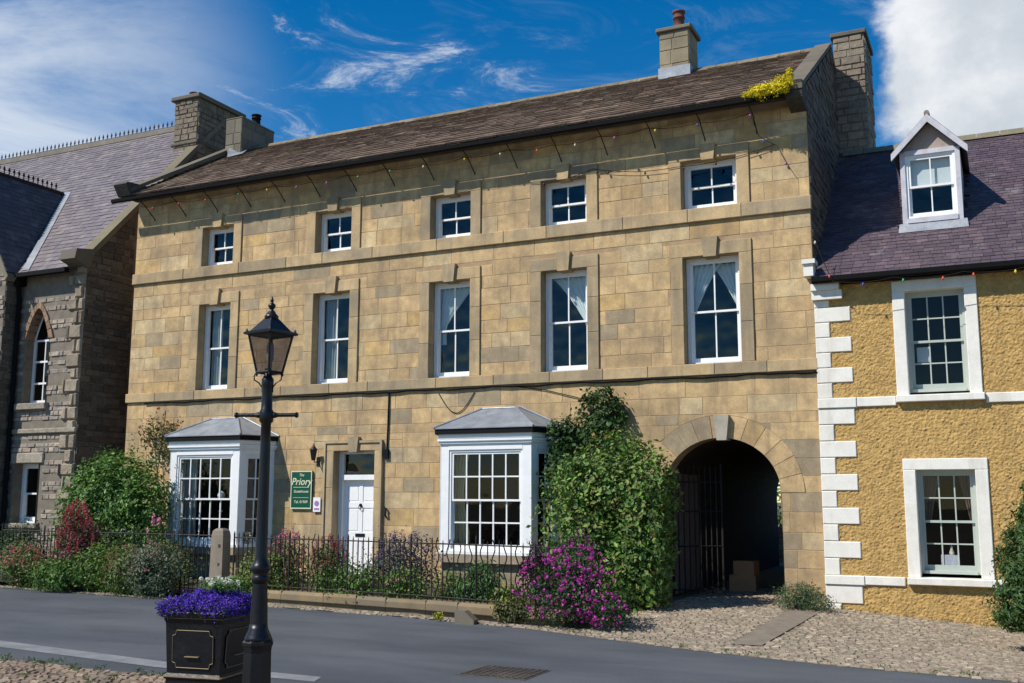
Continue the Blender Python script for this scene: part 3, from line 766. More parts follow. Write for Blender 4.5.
m = MB((.4, .42, .45)); m.face([(-19.0, 2.6, 11.13), (-18.6, 2.75, 11.22), (-18.72, 3.2, 11.55), (-19.2, 2.88, 11.5)]); m.build('flashing', LEAD, CB)

# ================================================================== RIGHT HAND COTTAGE
cot = empty('ochre_cottage', (1.5, 0, 0), 'ochre roughcast cottage with white quoins, slate roof and a dormer, at the right', 'house')
RX0, RX1, RY, RZE = -3.0, 7.0, -.01, 5.72
wins = [(-1.47, -.52, 3.60, 5.41), (-1.44, -.52, .55, 2.33)]
extra = [(2.2, 3.15, 3.60, 5.41), (2.2, 3.15, .55, 2.33)]
allw = wins + extra
# roughcast wall with real relief
mb = MB(); step = .0145
def rough(x, z):
    p = V((x * 31, z * 36, 1.7)); return .015 * (noise.noise(p) + .65 * noise.noise(p * 2.1) + .25 * noise.noise(p * 4.3))
def rc_patch(a, b, c, d, st):
    nx, nz = max(1, int((b-a)/st)), max(1, int((d-c)/st)); g = []
    for j in range(nz + 1):
        row = []
        for i in range(nx + 1):
            x, z = a + (b-a)*i/nx, c + (d-c)*j/nz
            row.append(mb.vert((x, RY - .004 - (rough(x, z) + .022), z)))
        g.append(row)
    for j in range(nz):
        for i in range(nx): mb.idx([g[j][i], g[j][i+1], g[j+1][i+1], g[j+1][i]])
for r in rect_sub((RX0 + .1, 1.0, -.45, RZE - .05), [(a - .1, b + .1, c - .05, d + .1) for a, b, c, d in wins]): rc_patch(r[0], r[1], r[2], r[3], step)
for r in rect_sub((1.0, RX1, -.8, RZE - .05), [(a - .1, b + .1, c - .05, d + .1) for a, b, c, d in extra]): rc_patch(r[0], r[1], r[2], r[3], .12)
mb.build('wall', OCHRE, cot, True)
mb = MB()
for r in rect_sub((RX0, RX1, -.8, RZE), [(a - .01, b + .01, c - .01, d + .01) for a, b, c, d in allw]): mb.face([(r[0], RY+.01, r[2]), (r[1], RY+.01, r[2]), (r[1], RY+.01, r[3]), (r[0], RY+.01, r[3])])
mb.face([(RX0, 8.2, -.5), (RX0, 8.2, RZE), (RX1, 8.2, RZE), (RX1, 8.2, -.5)]); mb.face([(RX1, RY, -.5), (RX1, 8.2, -.5), (RX1, 8.2, RZE), (RX1, 4.1, 9.3), (RX1, RY, RZE)])
mb.build('wall_core', MORT, cot)
# quoins and bands
mb = MB(); z = -.30; k = 0
qs = [(-.30, .07, 0), (.07, .385, 1)] + [(3.42 - .2875*(k+1), 3.42 - .2875*k, 1 - k % 2) for k in range(10)] + [(3.595 + .272*k, 3.595 + .272*(k+1), k % 2) for k in range(6)] + [(5.227, 5.36, 0)]
for za, zb, lg in qs: mb.bbox(RX0 + .004, RX0 + (.62 if lg else .26), -.062, RY + .02, za + .004, zb - .005, .012)
mb.build('quoins', MASON, cot)
for z0, z1 in ((3.42, 3.595), (.385, .545)):
    for a, b, yf in ((RX0 + .002, RX0 + .66, -.09), (RX0 + .664, -1.69, -.075), (-.28, 2.0, -.075), (3.4, RX1, -.075)):
        mb = MB(); mb.bbox(a, b, yf, RY, z0 + (.01 if yf > -.08 else 0), z1, .012); mb.build('band', MASON, cot)
def cot_window(x0, x1, z0, z1, kind):
    w = MB(); g = MB(); sash(w, g, x0, x1, z0 + .06, z1, .12, 3, 2, 2, fw=.05, st=.045, bar=.022, rail=.09)
    W = w.build('window', SAGE, cot); g.build('pane', BGLASS, W)
    s = MB(); hw = .20
    s.bbox(x0 - hw, x0, -.075, .23, z0, z1, .01); s.bbox(x1, x1 + hw, -.075, .23, z0, z1, .01); s.bbox(x0 - hw, x1 + hw, -.075, .23, z1, z1 + .19, .01)
    s.build('surround', MASON, W)
    s = MB(); s.bbox(x0 - hw - .01, x1 + hw + .03, -.15, .23, z0 - .12, z0, .012); s.build('sill', MASON, W)
    n_ = MB(); niche(n_, x0, x1, z0, z1, .23, 1.6); n_.build('room', DARK, W)
    if kind == 'low':
        d = MB(); drape(d, lambda t: x0 + .05, lambda t: x0 + .34 - .16*t, z1 - .08, z0 + .9, .30, folds=4)
        drape(d, lambda t: x1 - .28 + .16*t, lambda t: x1 - .05, z1 - .08, z0 + .9, .30, folds=4); d.build('curtain', REDC, W, True)
cot_window(*wins[0], 'up'); cot_window(*wins[1], 'low'); cot_window(*extra[0], 'up'); cot_window(*extra[1], 'low')
# roof
yo, zo = -.22, 5.74; RYr, RZr = 4.1, 9.34
def pal_sl(R):
    t = R.random(); c = (.092, .064, .078) if t < .5 else (.078, .056, .070) if t < .8 else (.115, .08, .09)
    k = R.uniform(.82, 1.12); return tuple(q*k for q in c)
rf = MB(); sl = V((0, RYr - yo, RZr - zo)); Ls = sl.length; slz = (RZr - zo) / (RYr - yo)
rf.face([(RX0, yo, zo-.02), (RX1, yo, zo-.02), (RX1, RYr, RZr-.02), (RX0, RYr, RZr-.02)], (.05, .04, .05))
rf.face([(RX0, RYr, RZr-.02), (RX1, RYr, RZr-.02), (RX1, 8.4, 5.75), (RX0, 8.4, 5.75)], (.05, .04, .05))
DX0, DX1, DY, DZ0, DZE, DZR = -1.50, -.47, 1.0, 6.86, 8.22, 8.80
def okd(u, w):
    x = RX0 + u; y = yo + w * (RYr-yo)/Ls; return not (DX0 < x < DX1 and DY < y < 2.6)
slates(rf, (RX0, yo, zo), (1, 0, 0), sl, RX1 - RX0, Ls, .13, .10, (.14, .24), .008, pal_sl, 61, okd, .006)
for i in range(22): rf.prism([(RX0 + .1 + i*.45, RYr-.14, RZr-.06), (RX0 + .1 + i*.45, RYr, RZr+.09), (RX0 + .1 + i*.45, RYr+.14, RZr-.06)], (.44, 0, 0), (.19, .165, .10))
rf.build('roof', SLATE, cot)
m = MB(); m.prism([(RX0+.02, y, z) for y, z in ((-.36, 5.74), (-.35, 5.66), (-.30, 5.62), (-.22, 5.64), (-.2, 5.74))], (RX1 - RX0, 0, 0)); m.box(RX0 + .5, RX1, -.2, -.02, 5.62, 5.735); m.build('gutter', GUT, cot)
m = MB(); m.box(RX0 - .02, RX0 + .5, -.16, 0, 5.36, 5.52); m.box(RX0 - .02, RX0 + .46, -.22, 0, 5.52, 5.64)
m.build('eaves_block', MASON, cot)
m = MB(); m.box(RX0 - .12, RX0 + .05, -.30, -.02, 5.78, 6.0); m.box(RX0 - .14, RX0 + .09, -.34, -.02, 6.0, 6.08); m.build('kneeler', MASON, cot)
# dormer
w = MB(); g = MB(); sash(w, g, DX0 + .08, DX1 - .08, DZ0 + .08, DZE - .06, DY - .01, 2, 1, 1, fw=.05, st=.045, bar=.022, rail=.07)
zr = lambda y: zo + (y - yo) * slz
D = MB()
D.box(DX0, DX0 + .085, DY - .04, DY + .1, DZ0, DZE); D.box(DX1 - .085, DX1, DY - .04, DY + .1, DZ0, DZE); D.box(DX0 + .085, DX1 - .085, DY - .04, DY + .1, DZE - .07, DZE + .02)
D.box(DX0 + .085, DX1 - .085, DY - .06, DY + .1, DZ0, DZ0 + .09)
DM = D.build('dormer', GREYW, cot)
ww = w.build('window', WHITE, DM); g.build('pane', GLASS, DM)
n_ = MB(); niche(n_, DX0 + .08, DX1 - .08, DZ0 + .08, DZE - .06, DY + .1, DY + 1.0, .0); n_.build('room', DARK, DM)
d = MB(); d.box(DX0 + .12, DX1 - .12, DY + .13, DY + .14, DZ0 + .70, DZE - .06); d.build('blind', BLIND, DM)
xm = (DX0 + DX1) / 2
for xx in (DX0 + .002, DX1 - .002):
    c = MB(); c.face([(xx, DY, DZ0 - .02), (xx, DY, DZE + .02), (xx, 2.95, DZE + .02)]); c.build('cheek', GREYW, DM)
c = MB(); c.face([(DX0, DY + .02, DZE), (DX1, DY + .02, DZE), (xm, DY + .02, DZR - .05)]); c.build('pediment', PINKR, DM)
r = MB(); ov = .12
for sgn, xe in ((-1, DX0 - ov), (1, DX1 + ov)):
    ze = DZE - .04; yb = 3.75
    pts = [(xm, DY - .12, DZR + .05), (xe, DY - .12, ze), (xe, (ze - zo) / slz + yo, ze), (xm, (DZR - zo) / slz + yo + .1, DZR + .05)]
    if sgn > 0: pts = pts[::-1]
    r.prism(pts, (0, 0, .045), (.075, .06, .07))
r.tube([(xm, DY - .14, DZR + .10), (xm, (DZR - zo) / slz + yo, DZR + .10)], .05, 8, (.17, .15, .11))
r.build('roof', SLATE, DM)
b = MB()
for sgn, xe in ((-1, DX0 - ov - .02), (1, DX1 + ov + .02)):
    ze = DZE - .07
    b.prism([(xm, DY - .17, DZR + .07), (xe, DY - .17, ze + .03), (xe, DY - .17, ze - .10), (xm, DY - .17, DZR - .08)], (0, .05, 0))
b.build('bargeboard', GREYW, DM)
m = MB((.45, .47, .5)); m.face([(DX0 - .06, DY - .04, DZ0 + .0), (DX0 - .08, DY - .13, zr(DY - .13) + .03), (DX1 + .08, DY - .13, zr(DY - .13) + .03), (DX1 + .06, DY - .04, DZ0 + .0)]); m.build('flashing', LEAD, DM)
# tall side stack
CS = chimney(-3.02, -2.35, 4.2, 5.5, 8.6, 12.13, RUB, lambda R: tint(R, (.25, .205, .155)), 71, .11, cot, False, (.12, .105, .08), .05)

# ================================================================== LEFT HAND HOUSE
lh = empty('rubble_stone_house', (-22, 0, 0), 'grey rubble stone house with iron ridge cresting and a pointed window, at the left', 'house')
LX1, LY, LZE = -19.56, -1.46, 7.36
lan = (-21.42, -20.62, 4.05, 6.36); lw = (-21.50, -20.68, 1.22, 2.62)
mb = MB()
lanh = [(lan[0], lan[1], lan[2], 5.60)]
LA, LB = (lan[1]-lan[0])/2, .76; lcx = (lan[0] + lan[1]) / 2
def larch(x, g=0):
    t = abs(x - lcx) / (LA + g)
    if t >= 1: return -1
    return 5.60 + (LB + g) * (1 - t ** 1.7)
def palq(R): k = R.uniform(.8, 1.2); return (.30*k, .245*k, .18*k)
stones(mb, Mfront(LY), -21.8, LX1 - .28, 0, 5.6, (.07, .125), (.11, .32), pal_rub, depth=(.006, .028), gap=.005, holes=lanh + [(lw[0]-.12, lw[1]+.12, lw[2]-.12, lw[3]+.26)], seed=81, lump=.007)
stones(mb, Mfront(LY), -21.8, LX1 - .28, 5.6, LZE, (.07, .125), (.11, .32), pal_rub, depth=(.006, .028), gap=.005, low=lambda x: larch(x, .14), seed=82, lump=.007)
z = 0; k = 0
while z < LZE:      # rock faced quoins
    h = rnd.uniform(.26, .36); w = .30 if k % 2 else .5
    h = min(h, LZE - z)
    if h > .04: stones(mb, Mfront(LY), LX1 - w, LX1 + .02, z, z + h, (h, h + .01), (w + .03, w + .04), palq, depth=(.05, .08), gap=.006, seed=90 + k, lump=.015, bev=.035)
    z += h; k += 1
stones(mb, Mright(LX1), LY, .0, 0, LZE + 1.5, (.1, .19), (.2, .5), pal_rub_shade, depth=(.01, .04), gap=.005, top=lambda y: 7.36 + (y + 1.5) * 1.09, seed=83, lump=.006)
stones(mb, Mright(LX1), .0, 7.0, 8.9, 12.2, (.1, .19), (.2, .5), pal_rub_shade, depth=(.01, .04), gap=.005, top=lambda y: min(7.36 + (y + 1.5) * 1.09, 12.2, 7.36 + (7.5 - y) * 1.09), seed=84, lump=.006)
mb.build('wall', RUB, lh)
mb = MB(); P = []
for r in rect_sub((-26, LX1, -.2, LZE), [(lan[0], lan[1], lan[2], 6.4), lw]): mb.face([(r[0], LY, r[2]), (r[1], LY, r[2]), (r[1], LY, r[3]), (r[0], LY, r[3])])
for i in range(24):
    p, q = lan[0] + .8*i/24, lan[0] + .8*(i+1)/24; mb.face([(p, LY, max(5.6, larch(p))), (q, LY, max(5.6, larch(q))), (q, LY, 6.4), (p, LY, 6.4)])
mb.face([(LX1, LY, -.2), (LX1, 7.4, -.2), (LX1, 7.4, LZE), (LX1, 3, 12.25), (LX1, LY, LZE)])
mb.face([(-40, 7.4, -.2), (-40, 7.4, LZE), (LX1, 7.4, LZE), (LX1, 7.4, -.2)])
mb.build('wall_core', RMORT, lh)
mb = MB((.30, .26, .2)); mb.bbox(-21.8, LX1 + .03, LY - .07, LY, 3.32, 3.44, .02); mb.build('string_course', RUB, lh)
# pointed window
def pmesh(mb, yy, g0, g1, col=None, n=24):
    """ring between arch offset g0 and g1"""
    for i in range(n):
        def pt(u, g):
            x = lcx + (LA + g) * (2*u - 1); t = abs(2*u - 1); return (x, yy, 5.60 + (LB + g) * (1 - t ** 1.7))
        a, b = i/n, (i+1)/n
        mb.face([pt(a, g0), pt(b, g0), pt(b, g1), pt(a, g1)], col)
W = MB(); yy = LY + .22
for x in (lan[0], lan[1] - .06): W.box(x, x + .06, yy, yy + .06, lan[2], 5.62)
W.box(lan[0] + .06, lan[1] - .06, yy, yy + .06, lan[2], lan[2] + .09)
pmesh(W, yy, -.07, 0)
for z in (4.55, 5.08, 5.60): W.box(lan[0] + .06, lan[1] - .06, yy + .002, yy + .04, z - .02, z + .025)
W.box(lcx - .0125, lcx + .0125, yy + .004, yy + .03, lan[2], 5.6)
WO = W.build('window', WHITE, lh); WO['label'] = 'tall narrow pointed window'
g = MB(); g.face([(lan[0], yy + .03, lan[2]), (lan[1], yy + .03, lan[2]), (lan[1], yy + .03, 6.37), (lan[0], yy + .03, 6.37)]); g.build('pane', GLASS, WO)
s = MB(); R = random.Random(9)
for i in range(12):     # arch stones
    c = tint(R, (.30, .19, .12))
    a, b = i/12 + .004, (i+1)/12 - .004
    def pt(u, g, y): x = lcx + (LA + g) * (2*u - 1); t = abs(2*u - 1); return (x, y, 5.60 + (LB + g) * (1 - t ** 1.7))
    for j in range(3):
        u, v = a + (b-a)*j/3, a + (b-a)*(j+1)/3
        s.face([pt(u, 0, LY-.05), pt(v, 0, LY-.05), pt(v, .14, LY-.05), pt(u, .14, LY-.05)], c)
        s.face([pt(u, 0, LY-.05), pt(u, 0, LY+.25), pt(v, 0, LY+.25), pt(v, 0, LY-.05)], c)
        s.face([pt(u, .14, LY-.05), pt(v, .14, LY-.05), pt(v, .14, LY), pt(u, .14, LY)], c)
for sx in (0, 1):
    x = lan[0] if sx == 0 else lan[1]; s.face([(x, LY-.03, lan[2]), (x, LY+.25, lan[2]), (x, LY+.25, 5.6), (x, LY-.03, 5.6)], (.22, .18, .13))
s.bbox(lan[0] - .14, lan[1] + .10, LY - .12, LY + .25, lan[2] - .16, lan[2], .02, (.27, .23, .18)); s.build('surround', RUB, WO)
n_ = MB(); niche(n_, lan[0], lan[1], lan[2], 6.4, LY + .25, LY + 1.1, .05); n_.build('room', DARK, WO)
W = MB(); g = MB(); sash(W, g, lw[0], lw[1] , lw[2], lw[3], LY + .22, 1, 1, 1, fw=.07, st=.05, rail=.09); WO = W.build('window', WHITE, lh); g.build('pane', GLASS, WO)
s = MB(); s.bbox(lw[0] - .12, lw[1] + .14, LY - .05, LY + .25, lw[3], lw[3] + .25, .02, (.33, .28, .22)); s.bbox(lw[0] - .12, lw[1] + .1, LY - .1, LY + .25, lw[2] - .12, lw[2], .02, (.27, .23, .18))
for x in lw[:2]: s.face([(x, LY-.03, lw[2]), (x, LY+.25, lw[2]), (x, LY+.25, lw[3]), (x, LY-.03, lw[3])], (.2, .17, .13))
s.build('surround', RUB, WO)
n_ = MB(); niche(n_, *lw, LY + .25, LY + 1.1, .05); n_.build('room', DARK, WO)
# roof
yo, zo = -1.68, 7.24; yr, zr_ = 3.0, 12.38; sl = V((0, yr - yo, zr_ - zo)); Ls = sl.length; LS = (zr_-zo)/(yr-yo)
WX, WZ, WY0 = -23.3, 10.15, -1.9      # wing ridge
def pal_sl2(R):
    t = R.random(); c = (.150, .125, .135) if t < .55 else (.13, .108, .12) if t < .8 else (.185, .155, .155)
    k = R.uniform(.85, 1.12); return tuple(q*k for q in c)
rf = MB()
rf.face([(-38, yo, zo-.02), (LX1-.2, yo, zo-.02), (LX1-.2, yr, zr_-.02), (-38, yr, zr_-.02)], (.09, .08, .085))
rf.face([(-38, yr, zr_-.02), (LX1-.2, yr, zr_-.02), (LX1-.2, 7.7, zo), (-38, 7.7, zo)], (.09, .08, .085))
def okl(u, w):
    x = -38 + u; y = yo + w * (yr-yo)/Ls; z = zo + w*(zr_-zo)/Ls
    wz = WZ - abs(x - WX) * 1.75; return z > wz + .03 or x < -25.5
slates(rf, (-38, yo, zo), (1, 0, 0), sl, 38 + LX1 - .15, Ls, .19, .13, (.2, .34), .010, pal_sl2, 91, okl, .006)
rf.box(-38, LX1 - .1, yr - .08, yr + .08, zr_ - .05, zr_ + .10, (.17, .14, .10))
# wing roof: slope facing right, its shade put into darker slate colours
n_w = V((0, 1, 0)); O = V((-21.62, WY0 - .12, 7.22)); Wd = V((WX + 21.62, 0, WZ - 7.22))
def okw(u, w):
    z = 7.22 + w*(WZ-7.22)/Wd.length; y = WY0 - .12 + u; return z > zo + (y - yo)*LS - .25
rf.face([(-21.62, WY0-.12, 7.2), (WX, WY0-.12, WZ-.02), (WX, 1.1, WZ-.02), (-21.62, -1.6, 7.2)], (.09, .08, .085))
rf.face([(WX, WY0-.12, WZ-.02), (-25, WY0-.12, 7.2), (-25, -1.6, 7.2), (WX, 1.1, WZ-.02)], (.09, .08, .085))
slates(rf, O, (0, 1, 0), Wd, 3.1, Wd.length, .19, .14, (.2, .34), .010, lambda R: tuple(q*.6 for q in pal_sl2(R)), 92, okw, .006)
rf.build('roof', SLATE, lh)
# valley lead
m = MB((.45, .47, .5)); a = V((-21.58, yo + .02, 7.26)); b = V((WX, yo + (WZ - zo)/LS + .02, WZ + .06))
m.face([a + V((.05, 0, .05)), a + V((.30, 0, .05)), b + V((.22, 0, .0)), b + V((-.02, 0, .02))]); m.build('valley_lead', LEAD, lh)
# cresting
m = MB()
for x in [LX1 - .55 - .17*i for i in range(70)]:
    m.box(x - .012, x + .012, yr - .01, yr + .01, zr_ + .10, zr_ + .27); m.face([(x-.045, yr, zr_+.21), (x, yr, zr_+.17), (x+.045, yr, zr_+.21), (x, yr, zr_+.33)])
m.box(LX1 - 12.5, LX1 - .45, yr - .015, yr + .015, zr_ + .12, zr_ + .145); m.build('ridge_cresting', RUST, lh)
m = MB()
for i in range(18):
    y = WY0 + .02 + i*.15
    if y < .9: m.box(WX - .01, WX + .01, y - .012, y + .012, WZ + .0, WZ + .20); m.face([(WX, y-.045, WZ+.16), (WX, y, WZ+.12), (WX, y+.045, WZ+.16), (WX, y, WZ+.27)])
m.box(WX - .06, WX + .06, WY0 - .1, .9, WZ - .04, WZ + .04); m.build('ridge_cresting', RUST, lh)
# wing walls
m = MB()
gt = lambda x: WZ - .12 - abs(x - WX) * 1.75
stones(m, Mfront(WY0), -24.85, -21.75, 0, 10.0, (.07, .125), (.11, .32), pal_rub, depth=(.006, .028), gap=.005, top=lambda x: min(10.2, gt(x)), seed=101, lump=.007)
stones(m, Mright(-21.75), WY0, LY, 0, 7.3, (.1, .18), (.2, .44), pal_rub_shade, depth=(.01, .03), gap=.005, seed=102, lump=.006)
m.build('wing_wall', RUB, lh)
m = MB(); m.face([(-24.85, WY0, -.1), (-21.75, WY0, -.1), (-21.75, WY0, 7.3), (WX, WY0, 9.98), (-24.85, WY0, 7.3)]); m.face([(-21.75, WY0, -.1), (-21.75, LY, -.1), (-21.75, LY, 7.3), (-21.75, WY0, 7.3)]); m.build('wing_core', RMORT, lh)
m = MB((.20, .18, .13))     # wing verge
m.prism([(-21.58, WY0 - .1, 7.12), (-21.66, WY0 - .1, 7.02), (WX, WY0 - .1, WZ - .14), (WX, WY0 - .1, WZ + .06)], (0, .26, 0)); m.build('verge', DRESS, lh)
# eaves gutter, downpipe
m = MB(); m.box(-21.6, LX1 - .35, yo - .12, yo + .02, zo - .12, zo - .02); GL = m.build('gutter', GUT, lh)
m = MB(); m.tube([(-21.62, yo - .05, zo - .08), (-21.64, yo + .05, zo - .35), (-21.66, LY - .10, zo - .6), (-21.66, LY - .10, .1)], .05, 8); m.box(-21.78, -21.54, LY - .22, LY - .02, 6.95, 7.2); m.build('downpipe', GUT, lh)
# gable coping and skew block
m = MB(); R = random.Random(3)
nseg = 9
for k in range(nseg):
    ya, yb = -1.55 + (3.0+1.55)*k/nseg, -1.55 + (3.0+1.55)*(k+1)/nseg
    za, zb = 7.36 + (ya + 1.5)*1.09, 7.36 + (yb+1.5)*1.09; c = tint(R, (.19, .16, .10))
    m.prism([(LX1 - .30, ya, za + .02), (LX1 - .30, yb, zb + .02), (LX1 - .30, yb, zb + .20), (LX1 - .30, ya, za + .20)], (.36, 0, 0), c)
m.prism([(LX1 - .42, -1.9, 7.38), (LX1 - .42, -1.45, 7.22), (LX1 - .42, -1.25, 7.72), (LX1 - .42, -1.85, 7.62)], (.50, 0, 0), (.12, .105, .08)); m.build('coping', DRESS, lh)
CL = chimney(-20.38, LX1 + .02, 1.98, 3.75, 11.0, 12.72, RUB, lambda R: tint(R, (.19, .155, .115)), 111, .12, lh, False, (.13, .115, .09), .09)
pot(-20.05, 2.35, 12.84, .13, .22, TERRA, CL)
m = MB((.13, .11, .09)); m.bbox(-20.44, LX1 + .07, 1.93, 3.8, 11.42, 11.52, .02); m.build('plinth', RUB, CL)

lh.location = (lh.location.x*1.051, .969, -.095); lh.scale = (1.051,)*3

# ================================================================== WIRES AND FITTINGS ON THE WALL
m = MB(); pts = []
for i in range(80):
    x = X0 + .6 + i * (X1 - X0 - .65) / 79; pts.append((x, -.045, 4.085 + .012 * sin(i*.7) + .008*sin(i*1.9)))
m.tube(pts, .022, 6); m.tube([(X1 - .05, -.045, 4.09), (X1 + .02, -.05, 4.06)], .02, 5)
set_props(m.build('wall_cable', GUT), 'thick black cable running along under the lower stone band', 'cable', 'cables fixed to the front wall')
m = MB(); m.tube([(-11.94, -.03, 4.07), (-11.95, -.03, 3.4), (-11.97, -.03, 2.75)], .017, 6); m.box(-12.02, -11.92, -.06, 0, 2.66, 2.86)
set_props(m.build('wall_cable', GUT), 'short black cable dropping to a small box right of the front door', 'cable', 'cables fixed to the front wall')
m = MB(); m.tube([(-10.72 + .84*t/12, -.02, 4.0 - .42*sin(pi*t/12)) for t in range(13)], .009, 5)
set_props(m.build('wall_cable', GUT), 'thin black loop of wire sagging above the right bay roof', 'cable', 'cables fixed to the front wall')
m = MB(); m.tube([(-8.9, -.02, 4.07), (-8.3, -.03, 3.98), (-7.6, -.03, 3.80), (-7.3, -.03, 3.7)], .009, 5)
set_props(m.build('wall_cable', GUT), 'thin wire slanting down into the climber top', 'cable', 'cables fixed to the front wall')

def fairy(name, path, label, nb, colors, seed):
    root = empty(name, path[0], label, 'fairy lights', 'strings of fairy lights on the fronts'); R = random.Random(seed)
    P = []
    for a, b in zip(path, path[1:]):
        a, b = V(a), V(b); L_ = (b - a).length; n = max(4, int(L_ / .15))
        for k in range(n): t = k/n; P.append(a + (b-a)*t + V((0, 0, -.05*min(L_, 1.5)*4*t*(1-t))))
    P.append(V(path[-1]))
    m = MB(); m.tube(P, .0065, 4); m.build('wire', RUST, root)
    for k in range(nb):
        p = P[int((k + .5) * len(P) / nb)]; c = colors[R.randrange(len(colors))]
        h = MB(c); h.lathe([(.008, -.005), (.012, -.015), (.022, -.035), (.021, -.05), (.012, -.065), (.003, -.07)], p, 8)
        h.build('bulb', COLM, root, True)
BC = [(.6, .08, .03), (.65, .5, .05), (.05, .3, .12), (.05, .08, .4), (.55, .5, .4), (.35, .1, .3)]
path = [(-18.95 + i*1.0, -.42, 8.92 + .03*sin(i*2.1)) for i in range(16)] + [(-3.85, -.15, 8.55), (-3.55, -.06, 8.36), (-3.25, -.05, 7.75)]
fairy('fairy_lights', path, 'string of small coloured bulbs hanging under the eaves of the stone house', 20, BC, 2)
path = [(-8.6, -.06, 8.28), (-7.2, -.06, 8.40), (-5.5, -.06, 8.2), (-3.6, -.06, 8.38)]
fairy('fairy_lights', path, 'loose dark wire of bulbs sagging past the top right windows', 7, [(.04, .03, .03)], 4)
path = [(-2.95, -.30, 6.6), (-2.6, -.42, 5.62), (-1.6, -.42, 5.60), (-.5, -.42, 5.60), (.6, -.42, 5.62), (1.7, -.42, 5.6)]
fairy('fairy_lights', path, 'string of coloured bulbs along the gutter of the ochre cottage', 9, BC, 6)

# sign board with lettering
sg = empty('sign_board', (-14.16, -.03, 2.0), 'green sign board with cream lettering beside the front door', 'sign')
m = MB(); m.box(-14.43, -13.87, -.055, -.02, 1.59, 2.42); m.build('board', GREEN, sg)
m = MB()
for a, b, c, d in ((-14.43, -13.87, 2.395, 2.42), (-14.43, -13.87, 1.59, 1.615), (-14.43, -14.41, 1.615, 2.395), (-13.89, -13.87, 1.615, 2.395), (-14.36, -13.94, 2.055, 2.065), (-14.36, -13.94, 1.83, 1.838)): m.box(a, b, -.062, -.054, c, d)
m.build('border', CREAM, sg)
def text(s, x, z, size, y, mat, parent, shear=0, name='lettering', rot=None):
    cu = bpy.data.curves.new('t', 'FONT'); cu.body = s; cu.size = size; cu.align_x = 'CENTER'; cu.extrude = .002; cu.shear = shear; cu.offset = size*.012; cu.resolution_u = 4
    t = bpy.data.objects.new('t', cu); C.objects.link(t); bpy.context.view_layer.update()
    me = bpy.data.meshes.new_from_object(t.evaluated_get(bpy.context.evaluated_depsgraph_get())); bpy.data.objects.remove(t)
    me.transform(Matrix.Translation(V((x, y, z)) - parent_origin(parent)) @ Matrix.Rotation(pi/2, 4, 'X')); me.materials.clear(); me.materials.append(mat)
    o = bpy.data.objects.new(name, me); C.objects.link(o); o.parent = parent; return o
text('The', -14.15, 2.30, .085, -.058, CREAM, sg, .3)
text('Priory', -14.15, 2.115, .215, -.058, CREAM, sg, .25)
text('Guesthouse', -14.15, 1.945, .082, -.058, CREAM, sg)
text('Tel. 01969', -14.15, 1.715, .085, -.058, CREAM, sg)
pq = empty('plaque', (-13.72, -.05, 1.7), 'small white rating plaque with a purple emblem beside the green sign', 'plaque')
m = MB(); m.box(-13.82, -13.63, -.055, -.03, 1.53, 1.84); m.build('plate', WHITE, pq)
m = MB((.35, .18, .42)); m.M = Matrix.Translation((-13.725, -.056, 1.71)) @ Matrix.Rotation(pi/2, 4, 'X'); m.lathe([(.06, 0), (.06, .004)], (0, 0, 0), 14); m.M = None
m.box(-13.79, -13.66, -.058, -.055, 1.57, 1.61); m.build('emblem', COLM, pq)
wl = empty('wall_lantern', (-13.72, -.15, 2.7), 'small black lantern on the wall above the green sign', 'lantern')
m = MB(); m.tube([(-13.75, 0, 2.62), (-13.75, -.14, 2.60), (-13.75, -.17, 2.66)], .012, 6); m.box(-13.79, -13.71, -.02, 0, 2.52, 2.72); m.build('bracket', BLACK, wl)
m = MB(); m.lathe([(.04, 2.64), (.05, 2.66), (.085, 2.86), (.10, 2.875), (.03, 2.95), (.015, 2.99), (.02, 3.0), (.0, 3.03)], (-13.75, -.19, 0), 6); m.build('body', BLACK, wl)
hk = MB(); hk.tube([(-11.95, 0, 1.60), (-11.95, -.06, 1.58), (-11.95, -.09, 1.64)], .012, 6); hk.tube([(-11.95, -.04, 1.62), (-11.95, -.07, 1.48), (-11.95, -.02, 1.42)], .02, 6)
set_props(hk.build('wall_hook', BLACK), 'small black iron hook on the wall right of the door', 'hook')

# ================================================================== PASSAGE
gt_ = empty('iron_gate', (-5.78, .35, 0), 'tall iron gate leaf standing ajar in the carriage arch', 'gate')
ang = atan2(.55, .80); ex, ey = cos(ang), sin(ang); GW = .97
for i in range(10):
    s_ = i/9*GW; x, y = -5.80 + ex*s_, .30 + ey*s_; top = arch(min(x, AX), -.06) if x > AX-AA+.07 else 2.0
    top = min(2.45, max(2.0, top - .1)); m = MB(); m.box(x-.010, x+.010, y-.010, y+.010, .06, top) if i < 9 else m.box(x-.016, x+.016, y-.016, y+.016, .04, top + .05, (.1, .1, .1))
    m.build('bar', RUST, gt_)
for z in (.15, .95, 1.6, 2.15):
    m = MB(); a = V((-5.80, .30, z)); b = V((-5.80 + ex*GW, .30 + ey*GW, z)); m.tube([a, b], .014, 5); m.build('rail', RUST, gt_)
bd = MB()
for i in range(10): bd.box(-5.86, -5.83, .55 + i*.17, .70 + i*.17, .05, 2.35)
set_props(bd.build('board_door', WOOD), 'brown boarded door folded back against the left passage wall', 'door')
